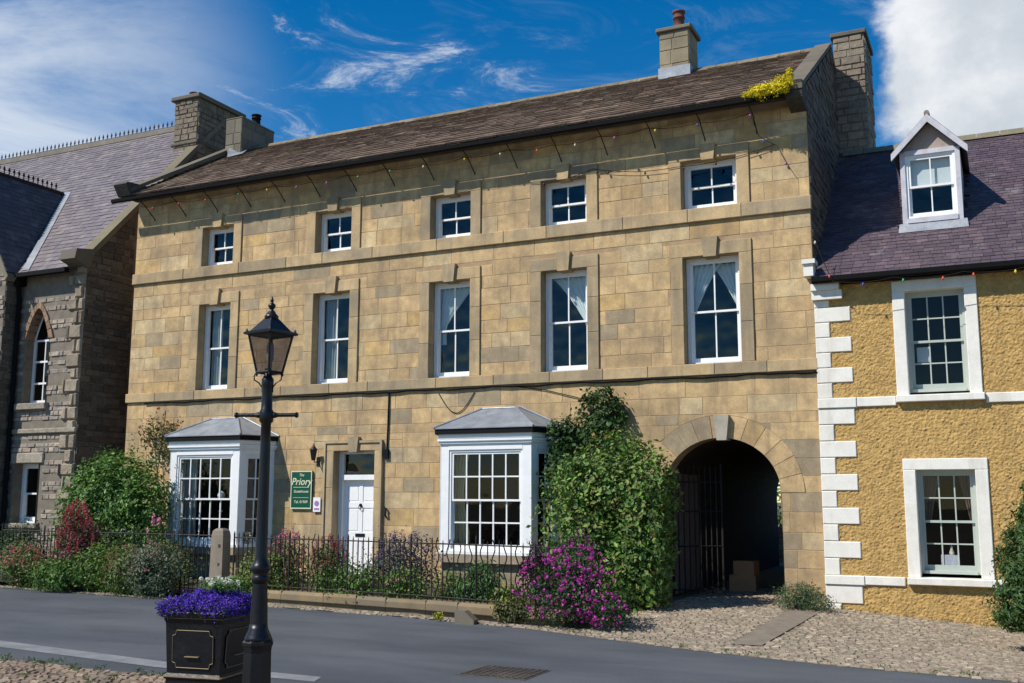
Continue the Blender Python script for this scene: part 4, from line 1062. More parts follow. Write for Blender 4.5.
for i, (bx, by, z0, w, d, h, a, lab) in enumerate([(-4.96, 2.3, 0, .52, .4, .32, .1, 'brown cardboard box on the passage floor, lower of the pile'), (-4.90, 2.3, .32, .42, .36, .28, -.1, 'brown cardboard box stacked on top of another in the passage')]):
    m = MB((.3, .2, .13)); m.M = Matrix.Translation((bx, by, z0)) @ Matrix.Rotation(a, 4, 'Z'); m.box(-w/2, w/2, -d/2, d/2, 0, h); m.box(-w/2, -.004, -d/2-.002, d/2+.002, h, h+.006); m.box(.004, w/2, -d/2-.002, d/2+.002, h, h+.006)
    o = m.build('cardboard_box', CARD); set_props(o, lab, 'box')
yw = MB(); stones(yw, Mfront(12.5), -9, 1, 0, 1.0, (.12, .2), (.2, .5), pal_rub, seed=121, depth=(.01, .04)); yw.box(-9, 1, 12.5, 12.8, 0, 1.0, (.2, .17, .13))
set_props(yw.build('yard_wall', RUB), 'low rubble wall glimpsed beyond the far end of the passage', 'wall')
by = empty('yard_bush', (-6.3, 13.8, 0), 'sunlit green bush glimpsed beyond the far end of the passage', 'bush')
foliage([((-6.3, 13.8, 1.2), (2.6, .9, 1.4))], 2500, .16, YGREEN, 5).build('foliage', LEAF, by)
stems((-6.3, 13.8, 0), [(-6.5, 13.8, 1.5), (-5.5, 13.8, 1.5), (-7, 13.9, 1.2)], .03).build('stems', BARK, by)

# ================================================================== FENCE, LOW WALL, POST
def fy(x): return far_y(x) + .42 if x < -6.5 else -5.06 + .38 + .02
def fence(xa, xb, z0, z1, lab, seed, wavy):
    R = random.Random(seed); root = empty('iron_railing', ((xa+xb)/2, fy((xa+xb)/2), 0), lab, 'railing')
    n = min(99, int((xb - xa) / .108))
    for i in range(n + 1):
        x = xa + (xb - xa)*i/n; y = fy(x); m = MB(); tp = z1 + R.uniform(-.02, .03)
        main = i % 12 == 0
        if wavy(x) and i % 2 and not main:
            P = [(x + .028*sin((z - z0)*16 + i), y, z) for z in [z0 + (tp - z0)*k/18 for k in range(19)]]; m.tube(P, .0105, 4)
        else:
            r = .017 if main else .0105; tp += .05 if main else 0
            m.tube([(x, y, z0 - .05), (x, y, tp - .05), (x, y, tp)], [r, r, r*.3], 5)
        m.build('bar', RUST, root)
    m = MB(); P = [(xa + (xb-xa)*k/20, fy(xa + (xb-xa)*k/20), z1 - .075) for k in range(21)]; m.tube(P, .012, 5); m.build('top_rail', RUST, root)
    m = MB(); P = [(xa + (xb-xa)*k/20, fy(xa + (xb-xa)*k/20), z0 + .06) for k in range(21)]; m.tube(P, .010, 5); m.build('bottom_rail', RUST, root)
fence(-12.75, -5.45, .24, 1.20, 'black wrought iron railing of straight and wavy bars on the low kerb wall', 1, lambda x: x > -9.2 or -11 < x < -10.4)
fence(-19.3, -13.3, .12, 1.22, 'rusty iron railing half buried in border plants left of the stone post', 2, lambda x: False)
lwm = MB(); x = -12.9; R = random.Random(8)
while x < -5.95:
    w = R.uniform(.6, 1.15); x2 = min(x + w, -5.9); h = .24 + R.uniform(-.01, .015)
    if abs((x+x2)/2 + 7.45) > .16 or True:
        y0, y1 = fy(x) - .10, fy(x2) - .10; c = pal_dress(R); c = tuple(q*.50 for q in c)
        P = [(x + .004, y0), (x2 - .004, y1), (x2 - .004, y1 + .28), (x + .004, y0 + .28)]
        lwm.prism([(p, q, -.02) for p, q in P], (0, 0, h - .03), c); cxm, cym = sum(p for p, q in P)/4, sum(q for p, q in P)/4
        lo = [(p, q, h - .05) for p, q in P]; hi = [(p + (cxm-p)*.04, q + (.035 if q < cym else -.035), h) for p, q in P]
        for k in range(4): lwm.face([lo[k], lo[(k+1) % 4], hi[(k+1) % 4], hi[k]], c)
        lwm.face(hi, c)
    x = x2
set_props(lwm.build('kerb_wall', DRESS), 'low kerb wall of dressed stones carrying the iron railing', 'wall')
m = MB((.20, .17, .12)); m.M = Matrix.Translation((-7.42, -4.95, 0)) @ Matrix.Rotation(.15, 4, 'Z'); m.prism([(-.15, -.10, 0), (.15, -.10, 0), (.15, -.10, .06), (.0, -.10, .19), (-.11, -.10, .21), (-.15, -.10, .17)], (0, .2, 0)); m.M = None
set_props(m.build('loose_stone', DRESS), 'small squared stone standing against the kerb wall', 'stone')
gp = MB((.30, .235, .17)); gp.M = Matrix.Translation((-13.08, fy(-13.08) + .0, 0)) @ Matrix.Rotation(.12, 4, 'Z')
gp.lathe([(.19, 0), (.182, .6), (.172, 1.16), (.150, 1.24), (.09, 1.28)], (0, 0, 0), 4, rot=pi/4)
for z in (.62, .95):
    gp.box(.03, .07, -.134, -.12, z, z + .05, (.02, .02, .02))
gp.M = None; set_props(gp.build('gate_post', DRESS), 'weathered stone gatepost with rounded top standing in the railing', 'post')

# ================================================================== LAMP POST
LPX, LPY = -5.57, -12.05
lp = empty('street_lamp', (LPX, LPY, 0), 'black cast iron street lamp with four sided lantern in the foreground', 'street lamp')
m = MB(); m.lathe([(.155, .0), (.155, .12), (.125, .16), (.116, .62), (.120, .66), (.130, .68), (.130, .70), (.118, .715)], (LPX, LPY, 0), 8, rot=.25); m.build('base', BLACK, lp)
m = MB(); m.lathe([(.116, .71), (.108, .735), (.078, .80), (.072, .84)], (LPX, LPY, 0), 20); 
nfl = 16; rings = []
for z, r in ((.84, .071), (1.0, .066), (1.18, .058)):
    rings.append([m.vert((LPX + (r - (.006 if j % 2 else 0))*cos(2*pi*j/32), LPY + (r - (.006 if j % 2 else 0))*sin(2*pi*j/32), z)) for j in range(32)])
for k in range(2):
    for j in range(32): m.idx([rings[k][j], rings[k][(j+1) % 32], rings[k+1][(j+1) % 32], rings[k+1][j]])
m.lathe([(.057, 1.16), (.070, 1.18), (.074, 1.20), (.066, 1.22), (.060, 1.23), (.068, 1.25), (.080, 1.27), (.081, 1.29), (.070, 1.31), (.060, 1.33), (.050, 1.38), (.046, 1.8), (.042, 2.3), (.041, 2.46), (.058, 2.48), (.058, 2.56), (.047, 2.58), (.043, 2.76), (.050, 2.78), (.050, 2.83), (.032, 2.86), (.028, 2.92)], (LPX, LPY, 0), 24)
m.build('column', BLACK, lp, True)
rx, ry = cos(radians(20)), sin(radians(20))
m = MB(); prof = [(-.27, .020), (-.255, .026), (-.24, .016), (-.10, .017), (-.07, .026), (.07, .026), (.10, .017), (.24, .016), (.255, .026), (.27, .020)]
m.tube([(LPX + rx*s_, LPY + ry*s_, 2.53) for s_, r in prof], [r for s_, r in prof], 10); m.build('ladder_bar', BLACK, lp)
# lantern: square, corner to the camera
LR = Matrix.Translation((LPX + .015, LPY, 0)) @ Matrix.Rotation(radians(45 + 36), 4, 'Z')
zb, zt_, hb, ht = 2.885, 3.205, .074, .128
fr_ = MB(); fr_.M = LR; gl = MB(); gl.M = LR
cs = ((-1, -1), (1, -1), (1, 1), (-1, 1))
for k in range(4):
    a, b = cs[k], cs[(k+1) % 4]
    fr_.tube([(a[0]*hb, a[1]*hb, zb), (a[0]*ht, a[1]*ht, zt_)], .0095, 6)
    fr_.tube([(a[0]*hb, a[1]*hb, zb), (b[0]*hb, b[1]*hb, zb)], .012, 6); fr_.tube([(a[0]*ht, a[1]*ht, zt_), (b[0]*ht, b[1]*ht, zt_)], .014, 6)
    gl.face([(a[0]*hb, a[1]*hb, zb), (b[0]*hb, b[1]*hb, zb), (b[0]*ht, b[1]*ht, zt_), (a[0]*ht, a[1]*ht, zt_)])
    fr_.lathe([(.006, -.03), (.012, -.02), (.008, 0)], (a[0]*hb, a[1]*hb, zb), 6)
    fr_.lathe([(.012, 0), (.016, .02), (.004, .05)], (a[0]*(ht+.012), a[1]*(ht+.012), zt_), 6)
fr_.tube([(-hb, 0, zb), (hb, 0, zb)], .008, 5); fr_.tube([(0, -hb, zb), (0, hb, zb)], .008, 5)
fr_.build('lantern_frame', BLACK, lp); gl.build('lantern_glass', LGLASS, lp)
m = MB(); m.M = LR
H = [(ht + .03, zt_), (ht + .032, zt_ + .018), (ht - .01, zt_ + .035), (.050, zt_ + .13), (.042, zt_ + .14)]
for (r0, z0), (r1, z1) in zip(H, H[1:]):
    for k in range(4):
        a, b = cs[k], cs[(k+1) % 4]; m.face([(a[0]*r0, a[1]*r0, z0), (b[0]*r0, b[1]*r0, z0), (b[0]*r1, b[1]*r1, z1), (a[0]*r1, a[1]*r1, z1)])
m.face([(a*(ht+.03), b*(ht+.03), zt_) for a, b in cs]); m.face([(a*.042, b*.042, zt_ + .14) for a, b in cs]); m.M = None
m.build('hood', BLACK, lp)
m = MB(); q = zt_ + .14
m.lathe([(.048, 0), (.058, .012), (.060, .03), (.045, .045), (.040, .05), (.030, .07), (.014, .085), (.020, .095), (.032, .112), (.030, .13), (.016, .142), (.010, .15), (.016, .16), (.012, .175), (.003, .20)], (LPX + .015, LPY, q - .01), 16); m.build('finial', BLACK, lp, True)
for s_ in (-1, 1):
    m = MB(); P = [(LPX + s_*rx*r, LPY + s_*ry*r, z) for r, z in ((.045, 2.72), (.045, 2.76), (.075, 2.80), (.115, 2.825), (.118, 2.86), (.10, 2.89))]; m.tube(P, .006, 5); m.build('scroll', BLACK, lp)
m = MB((.5, .48, .42)); m.lathe([(.018, 2.92), (.02, 2.98), (.03, 3.0), (.032, 3.10), (.02, 3.14)], (LPX + .015, LPY, 0), 12); m.build('lamp_bulb', COLM, lp, True)

# ================================================================== PLANTER
pa = V((-6.93, -11.72, 0)); pu = V((cos(radians(9)), sin(radians(9)), 0)); pv = V((-pu.y, pu.x, 0)); PW = .64; PZ = .80
pc = pa + pu*PW/2 + pv*PW/2
pl = empty('planter', (pc.x, pc.y, 0), 'square black planter tub with gold lined panels beside the street lamp', 'planter')
PM = Matrix(((pu.x, pv.x, 0, pc.x), (pu.y, pv.y, 0, pc.y), (0, 0, 1.055, 0), (0, 0, 0, 1)))
h2 = PW/2
def ring(mb, r0, z0, r1, z1, col=None):
    for k in range(4):
        a, b = cs[k], cs[(k+1) % 4]; mb.face([(a[0]*r0, a[1]*r0, z0), (b[0]*r0, b[1]*r0, z0), (b[0]*r1, b[1]*r1, z1), (a[0]*r1, a[1]*r1, z1)], col)
m = MB(); m.M = PM
prof = [(h2-.05, .02), (h2-.05, .24), (h2-.035, .25), (h2-.035, .27), (h2-.055, .29), (h2-.035, .70), (h2-.025, .73), (h2-.02, .745), (h2, .755), (h2+.005, .79), (h2, .80), (h2-.04, .80), (h2-.05, .76)]
for (a, b), (c, d) in zip(prof, prof[1:]): ring(m, a, b, c, d)
m.face([(a*(h2-.05), b*(h2-.05), .76) for a, b in cs]); m.face([(a*(h2-.05), b*(h2-.05), .02) for a, b in cs])
for k in range(4):   # raised panels
    Rk = Matrix.Rotation(pi/2*k, 4, 'Z'); m.M = PM @ Rk
    pts = [(-.165, .34), (.165, .34), (.175, .375), (.205, .385), (.205, .60), (.175, .61), (.165, .645), (-.165, .645), (-.175, .61), (-.205, .60), (-.205, .385), (-.175, .375)]
    m.prism([(x, -(h2 - .058 + (z - .29)*.05) - .012, z) for x, z in pts], (0, .03, 0))
m.M = None; PB = m.build('body', BLACK, pl)
m = MB()
for k in range(4):
    m.M = PM @ Matrix.Rotation(pi/2*k, 4, 'Z')
    pp = pts + [pts[0]]
    for (a, b), (c, d) in zip(pp, pp[1:]):
        m.tube([(a, -(h2 - .058 + (b - .29)*.05) - .014, b), (c, -(h2 - .058 + (d - .29)*.05) - .014, d)], .0032, 4)
    m.box(-h2 + .02, h2 - .02, -(h2 - .018), -(h2-.03), .742, .754); m.box(-h2 + .035, h2 - .035, -(h2 - .028), -(h2-.045), .262, .272)
    m.box(-.07, .07, -(h2 - .02) - .006 + .0, -(h2-.04), .43, .436)
m.M = None; m.build('gold_lines', GOLD, pl)
for k, (sx, sy) in enumerate(cs):
    m = MB(); m.M = PM; m.lathe([(.03, 0), (.035, .02)], (sx*(h2-.1), sy*(h2-.1), 0), 10); m.M = None; m.build('foot', BLACK, pl)
lo = empty('trailing_lobelia', (pc.x, pc.y, .8), 'deep violet blue trailing lobelia filling the black planter', 'flowers')
R = random.Random(4); fl = MB(); lf = MB()
for k in range(15000):
    u, v_ = R.uniform(-1.13, 1.13), R.uniform(-1.13, 1.13)
    e = max(abs(u), abs(v_)); z = .80 + .125*(1 - e*e*.75) + R.gauss(0, .022) + .05*noise.noise(V((u*4, v_*4, 0))); 
    if e > .95: z -= R.uniform(-.04, .03)
    p = PM @ V((u*h2, v_*h2, z)); 
    if R.random() < .68: leafquad(fl, p, R.uniform(.012, .022), (R.uniform(-1, 1), R.uniform(-1.5, .5), R.uniform(0, 1)), R, vcol(R, [(.075, .025, .42), (.11, .03, .50), (.05, .018, .30), (.14, .05, .5)]), .8)
    else: leafquad(lf, p - V((0, 0, .015)), R.uniform(.015, .03), (R.uniform(-1, 1), R.uniform(-1, 1), R.uniform(0, 1)), R, vcol(R, DKGREEN))
lf.build('foliage', LEAF, lo); fl.build('petals', PETAL, lo)['kind'] = 'stuff'
wf = empty('white_bedding_plant', (pc.x, pc.y, .85), 'clump of creamy white flowers in the middle of the violet planter', 'flowers')
lf = MB(); fl = MB(); wc = PM @ V((.06, .0, 1.01))
for k in range(600):
    p = wc + V((R.gauss(0, .09), R.gauss(0, .07), R.gauss(0, .025) - .01)); leafquad(lf, p, R.uniform(.02, .04), (R.uniform(-1, 1), -.5, 1), R, vcol(R, GREENS))
for k in range(34):
    q = wc + V((R.gauss(0, .095), R.gauss(0, .07), R.uniform(-.01, .055)))
    for j in range(22):
        d = V((R.gauss(0, 1), R.gauss(0, 1), R.gauss(0, .7))).normalized()*.019; leafquad(fl, q + d, .017, d, R, vcol(R, [(.75, .74, .6), (.8, .8, .7)], .1), .9)
lf.build('foliage', LEAF, wf); fl.build('petals', PETAL, wf)['kind'] = 'stuff'

# ================================================================== SHRUBS AND FLOWERS
def shrub(name, loc, lab, cat, blobs, n, size, pal, seed, mat=LEAF, tops=None, group=None, keep=None, **kw):
    r = empty(name, loc, lab, cat, group)
    foliage(blobs, n, size, pal, seed, keep=keep, **kw).build('foliage', mat, r)
    tp = tops or [(b[0][0], b[0][1], b[0][2]) for b in blobs]
    stems(loc, tp, .02, seed=seed).build('stems', BARK, r)
    return r
def blooms(parent, name, pts, size, n, pal, seed, rad=.03):
    R = random.Random(seed); m = MB()
    for p in pts:
        for j in range(n):
            d = V((R.gauss(0, 1), R.gauss(0, 1), R.gauss(0, 1))).normalized(); leafquad(m, V(p) + d*rad*R.uniform(.5, 1), size, d, R, vcol(R, pal), .8)
        if len(pts) <= 30: m.build('flower', PETAL, parent); m = MB()
    if len(pts) > 30:
        o = m.build(name, PETAL, parent); o['kind'] = 'stuff'
behind = lambda p: p.y < -.03
# clipped bush beside the left bay
shrub('laurel_bush', (-17.9, -1.3, .1), 'large rounded green bush filling the corner left of the left bay', 'bush',
      [((-18.45, -1.6, 1.3), (.95, .8, 1.42)), ((-18.3, -1.5, 1.6), (.9, .6, 1.2)), ((-17.75, -1.6, 1.5), (.95, .75, 1.4)), ((-17.0, -1.85, 1.2), (.55, .5, 1.2)), ((-18.9, -1.6, .9), (.6, .6, 1.2)), ((-17.9, -1.9, .8), (1.2, .6, .8))], 30000, .095, [(.10, .21, .035), (.08, .17, .03), (.14, .26, .045), (.06, .13, .025)], 1, sub=170, keep=behind, spread=.12, inner=.3)
r = shrub('climbing_rose', (-18.1, -.25, .1), 'straggly climbing rose with red flowers on the wall above the laurel bush', 'rose',
      [((-18.25, -.2, 3.35), (.55, .14, .42)), ((-17.95, -.2, 2.9), (.45, .14, .3)), ((-17.5, -.22, 2.9), (.3, .12, .35))], 1300, .075, [(.07, .12, .03), (.10, .13, .04), (.16, .11, .05)], 2, keep=behind, tops=[(-18.5, -.15, 3.6), (-18.1, -.15, 3.9), (-17.6, -.15, 3.3)], spread=.28)
blooms(r, 'flowers', [(-18.2, -.3, 3.92), (-18.75, -.3, 3.5), (-18.6, -.3, 3.3), (-18.4, -.35, 3.1), (-17.9, -.3, 3.55), (-17.6, -.3, 3.5), (-18.5, -.3, 3.65)], .05, 10, [(.6, .10, .07), (.55, .2, .15)], 3, .04)
# climber and large bush right of the right bay
shrub('climbing_vine', (-7.2, -.3, .1), 'leafy green climber on the wall over the end of the right bay roof', 'climber',
      [((-7.05, -.22, 3.55), (.42, .16, .42)), ((-7.3, -.25, 3.1), (.6, .22, .4)), ((-7.85, -.35, 3.0), (.32, .3, .38)), ((-7.75, -.5, 2.3), (.3, .35, .7)), ((-6.75, -.22, 3.35), (.25, .14, .35))], 3600, .10, [(.045, .095, .025), (.06, .12, .03), (.03, .07, .02)], 4, sub=30, keep=behind, tops=[(-7.1, -.1, 3.6), (-7.7, -.1, 3.0), (-6.8, -.1, 3.3)], spread=.2)
shrub('pyracantha_bush', (-6.2, -1.6, .1), 'tall dense dark green bush between the right bay and the arch', 'bush',
      [((-6.45, -1.4, 1.9), (.85, .75, 1.0)), ((-5.75, -1.5, 1.75), (.72, .7, .95)), ((-7.0, -1.6, 1.35), (.65, .7, .95)), ((-5.62, -1.6, .85), (.58, .65, .85)), ((-6.4, -1.7, .8), (.95, .8, .8)), ((-6.15, -1.3, 2.5), (.5, .4, .55)), ((-5.45, -1.5, 2.1), (.5, .45, .6)), ((-5.35, -1.6, 1.35), (.45, .5, .8)), ((-5.75, -1.9, .55), (.7, .6, .6)), ((-6.9, -1.5, 2.15), (.4, .4, .55))], 17000, .105,
      [(.07, .15, .028), (.11, .22, .038), (.045, .10, .02), (.18, .30, .05), (.20, .21, .06)], 5, sub=90, keep=lambda p: p.y < -.03 and p.x < -5.27 - max(0, p.z - 2.2)*.35 - .12*noise.noise(p*2.5), spread=.2)
mg = shrub('cranesbill', (-5.75, -4.75, .02), 'mound of bright magenta flowers spilling over the kerb at the end of the railing', 'flowers',
      [((-6.05, -4.85, .45), (.42, .36, .42)), ((-5.6, -4.75, .45), (.42, .4, .42)), ((-5.75, -4.7, .85), (.4, .3, .28)), ((-5.2, -4.7, .3), (.3, .35, .28))], 5200, .05, [(.04, .09, .025), (.06, .12, .035), (.03, .06, .02)], 6, sub=60, spread=.2)
R = random.Random(12); P = []
for k in range(420):
    c, r = R.choice([((-6.05, -4.9, .6), (.58, .42, .48)), ((-5.5, -4.8, .5), (.5, .42, .42)), ((-5.75, -4.75, .9), (.45, .3, .3)), ((-5.25, -4.85, .3), (.35, .3, .25))])
    d = V((R.gauss(0, 1), -abs(R.gauss(0, 1)), R.gauss(.2, 1))).normalized()*R.uniform(.85, 1.05); p = (c[0] + d.x*r[0], c[1] + d.y*r[1], c[2] + d.z*r[2])
    if p[2] > .05 and not (p[0] > -5.35 and R.random() < .4): P.append(p)
blooms(mg, 'flowers', P, .038, 6, [(.50, .05, .34), (.62, .10, .44), (.40, .035, .30)], 7, .026)
shrub('barberry_bush', (-6.55, -4.3, .1), 'small dark purple leaved shrub just left of the magenta flowers', 'bush',
      [((-6.6, -4.35, .75), (.2, .22, .5)), ((-6.4, -4.3, .55), (.2, .2, .4))], 2200, .05, [(.035, .012, .022), (.055, .018, .03), (.025, .01, .018)], 8)
shrub('arch_foot_plant', (-3.35, -.75, 0), 'low grey green tuft growing at the foot of the wall right of the arch', 'plant',
      [((-3.42, -.75, .16), (.36, .3, .22)), ((-3.05, -.8, .12), (.28, .28, .16)), ((-3.25, -.6, .25), (.25, .2, .18))], 3600, .055, [(.08, .13, .06), (.06, .11, .045), (.11, .16, .07)], 9, sub=60, asp=.3, spread=.22)
cn = empty('conifer', (.33, -2.6, -.3), 'dense dark green conifer cut by the right edge of the photo', 'tree')
foliage([((.33, -2.6, .45), (.62, .5, .7)), ((.34, -2.6, 1.0), (.55, .46, .6)), ((.5, -2.5, 1.3), (.4, .4, .9)), ((.42, -2.6, 1.5), (.36, .36, .5)), ((.45, -2.6, 1.95), (.26, .26, .4)), ((.48, -2.6, 2.35), (.12, .12, .3))], 44000, .075, [(.045, .09, .025), (.06, .12, .03), (.08, .15, .04)], 10, sub=80, asp=.35, spread=.13).build('crown', LEAF, cn)
m = MB(); m.tube([(.38, -2.6, -.3), (.4, -2.6, 1.0), (.47, -2.6, 2.3)], [.06, .05, .015], 8); m.build('trunk', BARK, cn)
st_ = shrub('stonecrop', (-3.42, -.5, 9.2), 'bright yellow stonecrop tumbling over the gutter at the roof corner', 'plant',
      [((-3.58, -.58, 9.24), (.34, .14, .12)), ((-3.30, -.55, 9.33), (.16, .10, .16)), ((-3.85, -.58, 9.22), (.22, .08, .05)), ((-3.22, -.45, 9.52), (.08, .06, .14))], 4500, .042, [(.72, .60, .01), (.80, .68, .02), (.55, .5, .02)], 11, mat=PETAL, sub=40, tops=[(-3.6, -.5, 9.25)])

# border plants
def border(name, x, y, w, d, h, n, pal, lab, cat, seed, fl=None, spikes=False, asp=.5, size=.06, z=.08):
    r = empty(name, (x, y, z), lab, cat, 'border plants in the front garden')
    R = random.Random(seed)
    n = int(n*1.6); h *= 1.08; pal = [(q[0]*1.3, q[1]*1.3, q[2]*1.2) for q in pal]; bl = [((x + R.uniform(-.3, .3)*w, y + R.uniform(-.3, .3)*d, z + h*R.uniform(.35, .5)), (w*R.uniform(.45, .65), d*R.uniform(.45, .6), h*R.uniform(.45, .6))) for _ in range(3)]
    m = foliage(bl, n, size, pal, seed, asp=asp, sub=40, spread=.25); 
    for k in range(10): 
        a = (x + R.uniform(-w, w)*.5, y + R.uniform(-d, d)*.4, z + h*R.uniform(.7, 1.1)); m.tube([(x + (a[0]-x)*.5, y, z), a], [.006, .003], 4, (.06, .09, .03))
    m.build('foliage', LEAF, r)
    if fl:
        fp, cnt, sz, rad = fl; P = []
        for k in range(cnt):
            b = R.choice(bl); dd = V((R.gauss(0, 1), R.gauss(-.5, 1), abs(R.gauss(0, 1)))).normalized(); P.append((b[0][0] + dd.x*b[1][0]*1.02, b[0][1] + dd.y*b[1][1]*1.02, b[0][2] + dd.z*b[1][2]*1.08))
        if spikes: P = [(p[0], p[1], p[2] + j*.035) for p in P for j in range(4)]
        blooms(r, 'flowers', P, sz, 6, fp, seed + 50, rad)
    return r
RED = [(.42, .06, .08), (.52, .12, .13), (.30, .04, .06)]; PINK = [(.65, .2, .36), (.7, .33, .42)]; PURP = [(.10, .05, .16), (.16, .08, .24), (.06, .04, .12)]
B = border
B('red_valerian', -17.0, -3.55, .75, .5, 1.42, 3800, [(.10, .03, .035), (.13, .045, .045), (.05, .05, .025)], 'tall dark crimson shrub rising highest in the border at the far left', 'shrub', 1, (RED, 110, .035, .03), True)
B('pink_valerian', -18.3, -3.7, .9, .5, .75, 2200, OLIVE + GREENS, 'loose pinkish red valerian at the far left edge of the border', 'flowers', 2, ([(.6, .14, .16), (.55, .24, .22)], 220, .03, .03))
B('evergreen_shrub', -19.3, -3.0, .9, .6, 1.15, 2600, DKGREEN, 'dark green shrub under the lower window of the rubble house', 'shrub', 3)
B('geranium_clump', -16.9, -4.02, .8, .4, .50, 2600, GREENS, 'low mid green leafy clump at the road edge in front of the crimson shrub', 'plant', 4)
B('knapweed', -16.2, -3.7, .6, .5, .80, 2200, GREENS + YGREEN, 'green plant with one pale violet bloom right of the crimson shrub', 'plant', 5, ([(.4, .2, .5)], 3, .05, .04))
B('border_shrub', -15.35, -3.95, .85, .5, .78, 3400, OLIVE + GREENS, 'bushy olive green plant with rusty flower heads left of the grey green one', 'plant', 6, ([(.45, .14, .12), (.5, .22, .18)], 130, .026, .024))
B('border_shrub', -14.35, -4.0, 1.0, .55, .88, 4400, [(.09, .12, .075), (.07, .10, .055), (.12, .14, .09)], 'broad grey green shrub dotted with pinkish buds nearest the stone post', 'shrub', 7, ([(.5, .2, .2), (.55, .3, .3)], 130, .024, .022))
B('foxglove', -15.5, -3.0, .35, .3, 1.35, 500, GREENS, 'single tall foxglove spire with pink bells in front of the laurel bush', 'flowers', 8, (PINK, 6, .05, .04), True)
B('yellow_green_plant', -15.5, -2.6, .9, .5, .9, 1800, YGREEN + OLIVE, 'yellow green plants below the left end of the left bay window', 'plant', 9)
B('lady_mantle', -12.3, -3.6, .8, .6, .72, 2600, YGREEN + OLIVE, 'yellow green mound right of the stone post below the left bay', 'plant', 10, ([(.3, .3, .06)], 50, .02, .02))
B('small_weed', -12.45, -4.02, .4, .2, .35, 700, GREENS, 'small green weed at the foot of the stone post', 'plant', 11)
B('red_valerian', -11.6, -3.7, .6, .4, 1.02, 1700, GREENS + OLIVE, 'red valerian behind the railing just right of the street lamp column', 'flowers', 12, (RED + PINK, 70, .026, .022), True)
B('red_valerian', -10.7, -3.7, .6, .4, .95, 1700, GREENS + OLIVE, 'red valerian behind the railing below the green sign', 'flowers', 13, (RED, 55, .026, .022), True)
B('green_perennial', -9.95, -3.9, .9, .4, .62, 2000, GREENS, 'fresh green leafy clump behind the railing below the front door', 'plant', 14, (RED, 12, .03, .025))
B('lavender_bush', -10.0, -2.9, 1.1, .5, 1.0, 2600, [(.07, .08, .08), (.05, .06, .06)], 'purple blue lavender mound behind the railing right of the door', 'flowers', 15, (PURP, 120, .022, .03), True)
B('green_perennial', -9.1, -3.95, .55, .35, .60, 1500, GREENS + YGREEN, 'green clump with a few pink blooms in front of the lavender', 'plant', 16, (PINK, 10, .03, .025))
B('lupin_foliage', -7.75, -3.9, .5, .35, .62, 1500, [(.06, .13, .04), (.09, .17, .06)], 'upright blue green leafy clump below the right bay window', 'plant', 17, asp=.25, size=.12)
B('welsh_poppy', -7.15, -4.1, .4, .3, .42, 600, YGREEN, 'little clump with yellow poppies below the right bay window', 'flowers', 18, ([(.6, .45, .02)], 5, .05, .04))
B('trailing_plant', -6.75, -4.72, .4, .2, .26, 800, OLIVE, 'straw coloured trailing plant hanging over the kerb wall', 'plant', 19)
B('yellow_tuft', -7.95, -4.88, .12, .08, .1, 180, [(.4, .35, .03), (.15, .2, .03)], 'tiny yellow flowered tuft at the foot of the kerb wall', 'plant', 20, size=.03, z=.02)
B('green_perennial', -8.5, -3.4, .5, .4, .5, 1000, OLIVE + GREENS, 'low olive clump against the wall left of the right bay', 'plant', 21)
B('magenta_spires', -6.0, -4.2, .5, .3, 1.25, 900, DKGREEN, 'thin purple red spires rising behind the magenta mound', 'flowers', 22, ([(.22, .03, .15), (.3, .05, .2)], 26, .03, .025), True)
wd = MB(); R = random.Random(77)
for k in range(46):
    x = R.uniform(-12.5, -7.4); y = -10.42 + R.gauss(0, .05) - (R.random() < .3)*R.uniform(0, .9); hh = R.uniform(.02, .07)
    for j in range(26):
        p = V((x + R.gauss(0, .035), y + R.gauss(0, .035), .02 + R.uniform(0, hh))); leafquad(wd, p, R.uniform(.025, .05), (R.uniform(-1, 1), R.uniform(-1, 1), .3), R, vcol(R, GREENS + OLIVE), .35)
for k in range(60):
    x = R.uniform(-6.2, 3.4); y = R.choice([-.12, -.1, far_y(x) + .08]) + R.gauss(0, .04)
    if -5.9 < x < -2.9 and y > -1: continue
    for j in range(16):
        p = V((x + R.gauss(0, .04), y + R.gauss(0, .02), gz(x, y) + .02 + R.uniform(0, .035))); leafquad(wd, p, R.uniform(.02, .045), (R.uniform(-1, 1), R.uniform(-1, 1), .3), R, vcol(R, GREENS + OLIVE), .35)
o = wd.build('weeds', LEAF); set_props(o, 'small green weeds sprouting along the cobble edges', 'weeds', kind='stuff')
# pots on the left bay side sill, and things in the windows
for i, (x, y, c, lab) in enumerate([(-15.26, -.55, (.65, .66, .5), 'cream flowered pot plant on the side sill of the left bay, nearer the corner'), (-15.08, -.22, (.55, .6, .2), 'yellow green pot plant on the side sill of the left bay, nearer the wall')]):
    r = empty('pot_plant', (x, y - .02, .76), lab, 'pot plant'); m = MB((.3, .3, .28)); m.lathe([(.04, 0), (.06, .10), (.065, .12)], (x + .08, y - .02, .76), 10); m.build('pot', COLM, r)
    foliage([((x + .08, y - .02, .98), (.12, .10, .12 + .06*i))], 260, .045, [c, (.1, .17, .04)], 60 + i).build('foliage', LEAF, r)
m = MB((.75, .75, .74)); m.lathe([(.05, 0), (.05, .015), (.012, .03), (.012, .25), (.02, .27), (.07, .30), (.085, .36), (.07, .42), (.02, .45)], (-16.05, -.45, 1.52), 14)
set_props(m.build('ornament_lamp', COLM, smooth=True), 'round white lamp seen through the left bay window', 'lamp')
m = MB((.55, .03, .02)); m.lathe([(.04, 0), (.07, .05), (.06, .12), (.02, .16)], (-15.75, -.52, .80), 12)
set_props(m.build('red_vase', COLM, smooth=True), 'small red vase on the inner sill of the left bay window', 'vase')
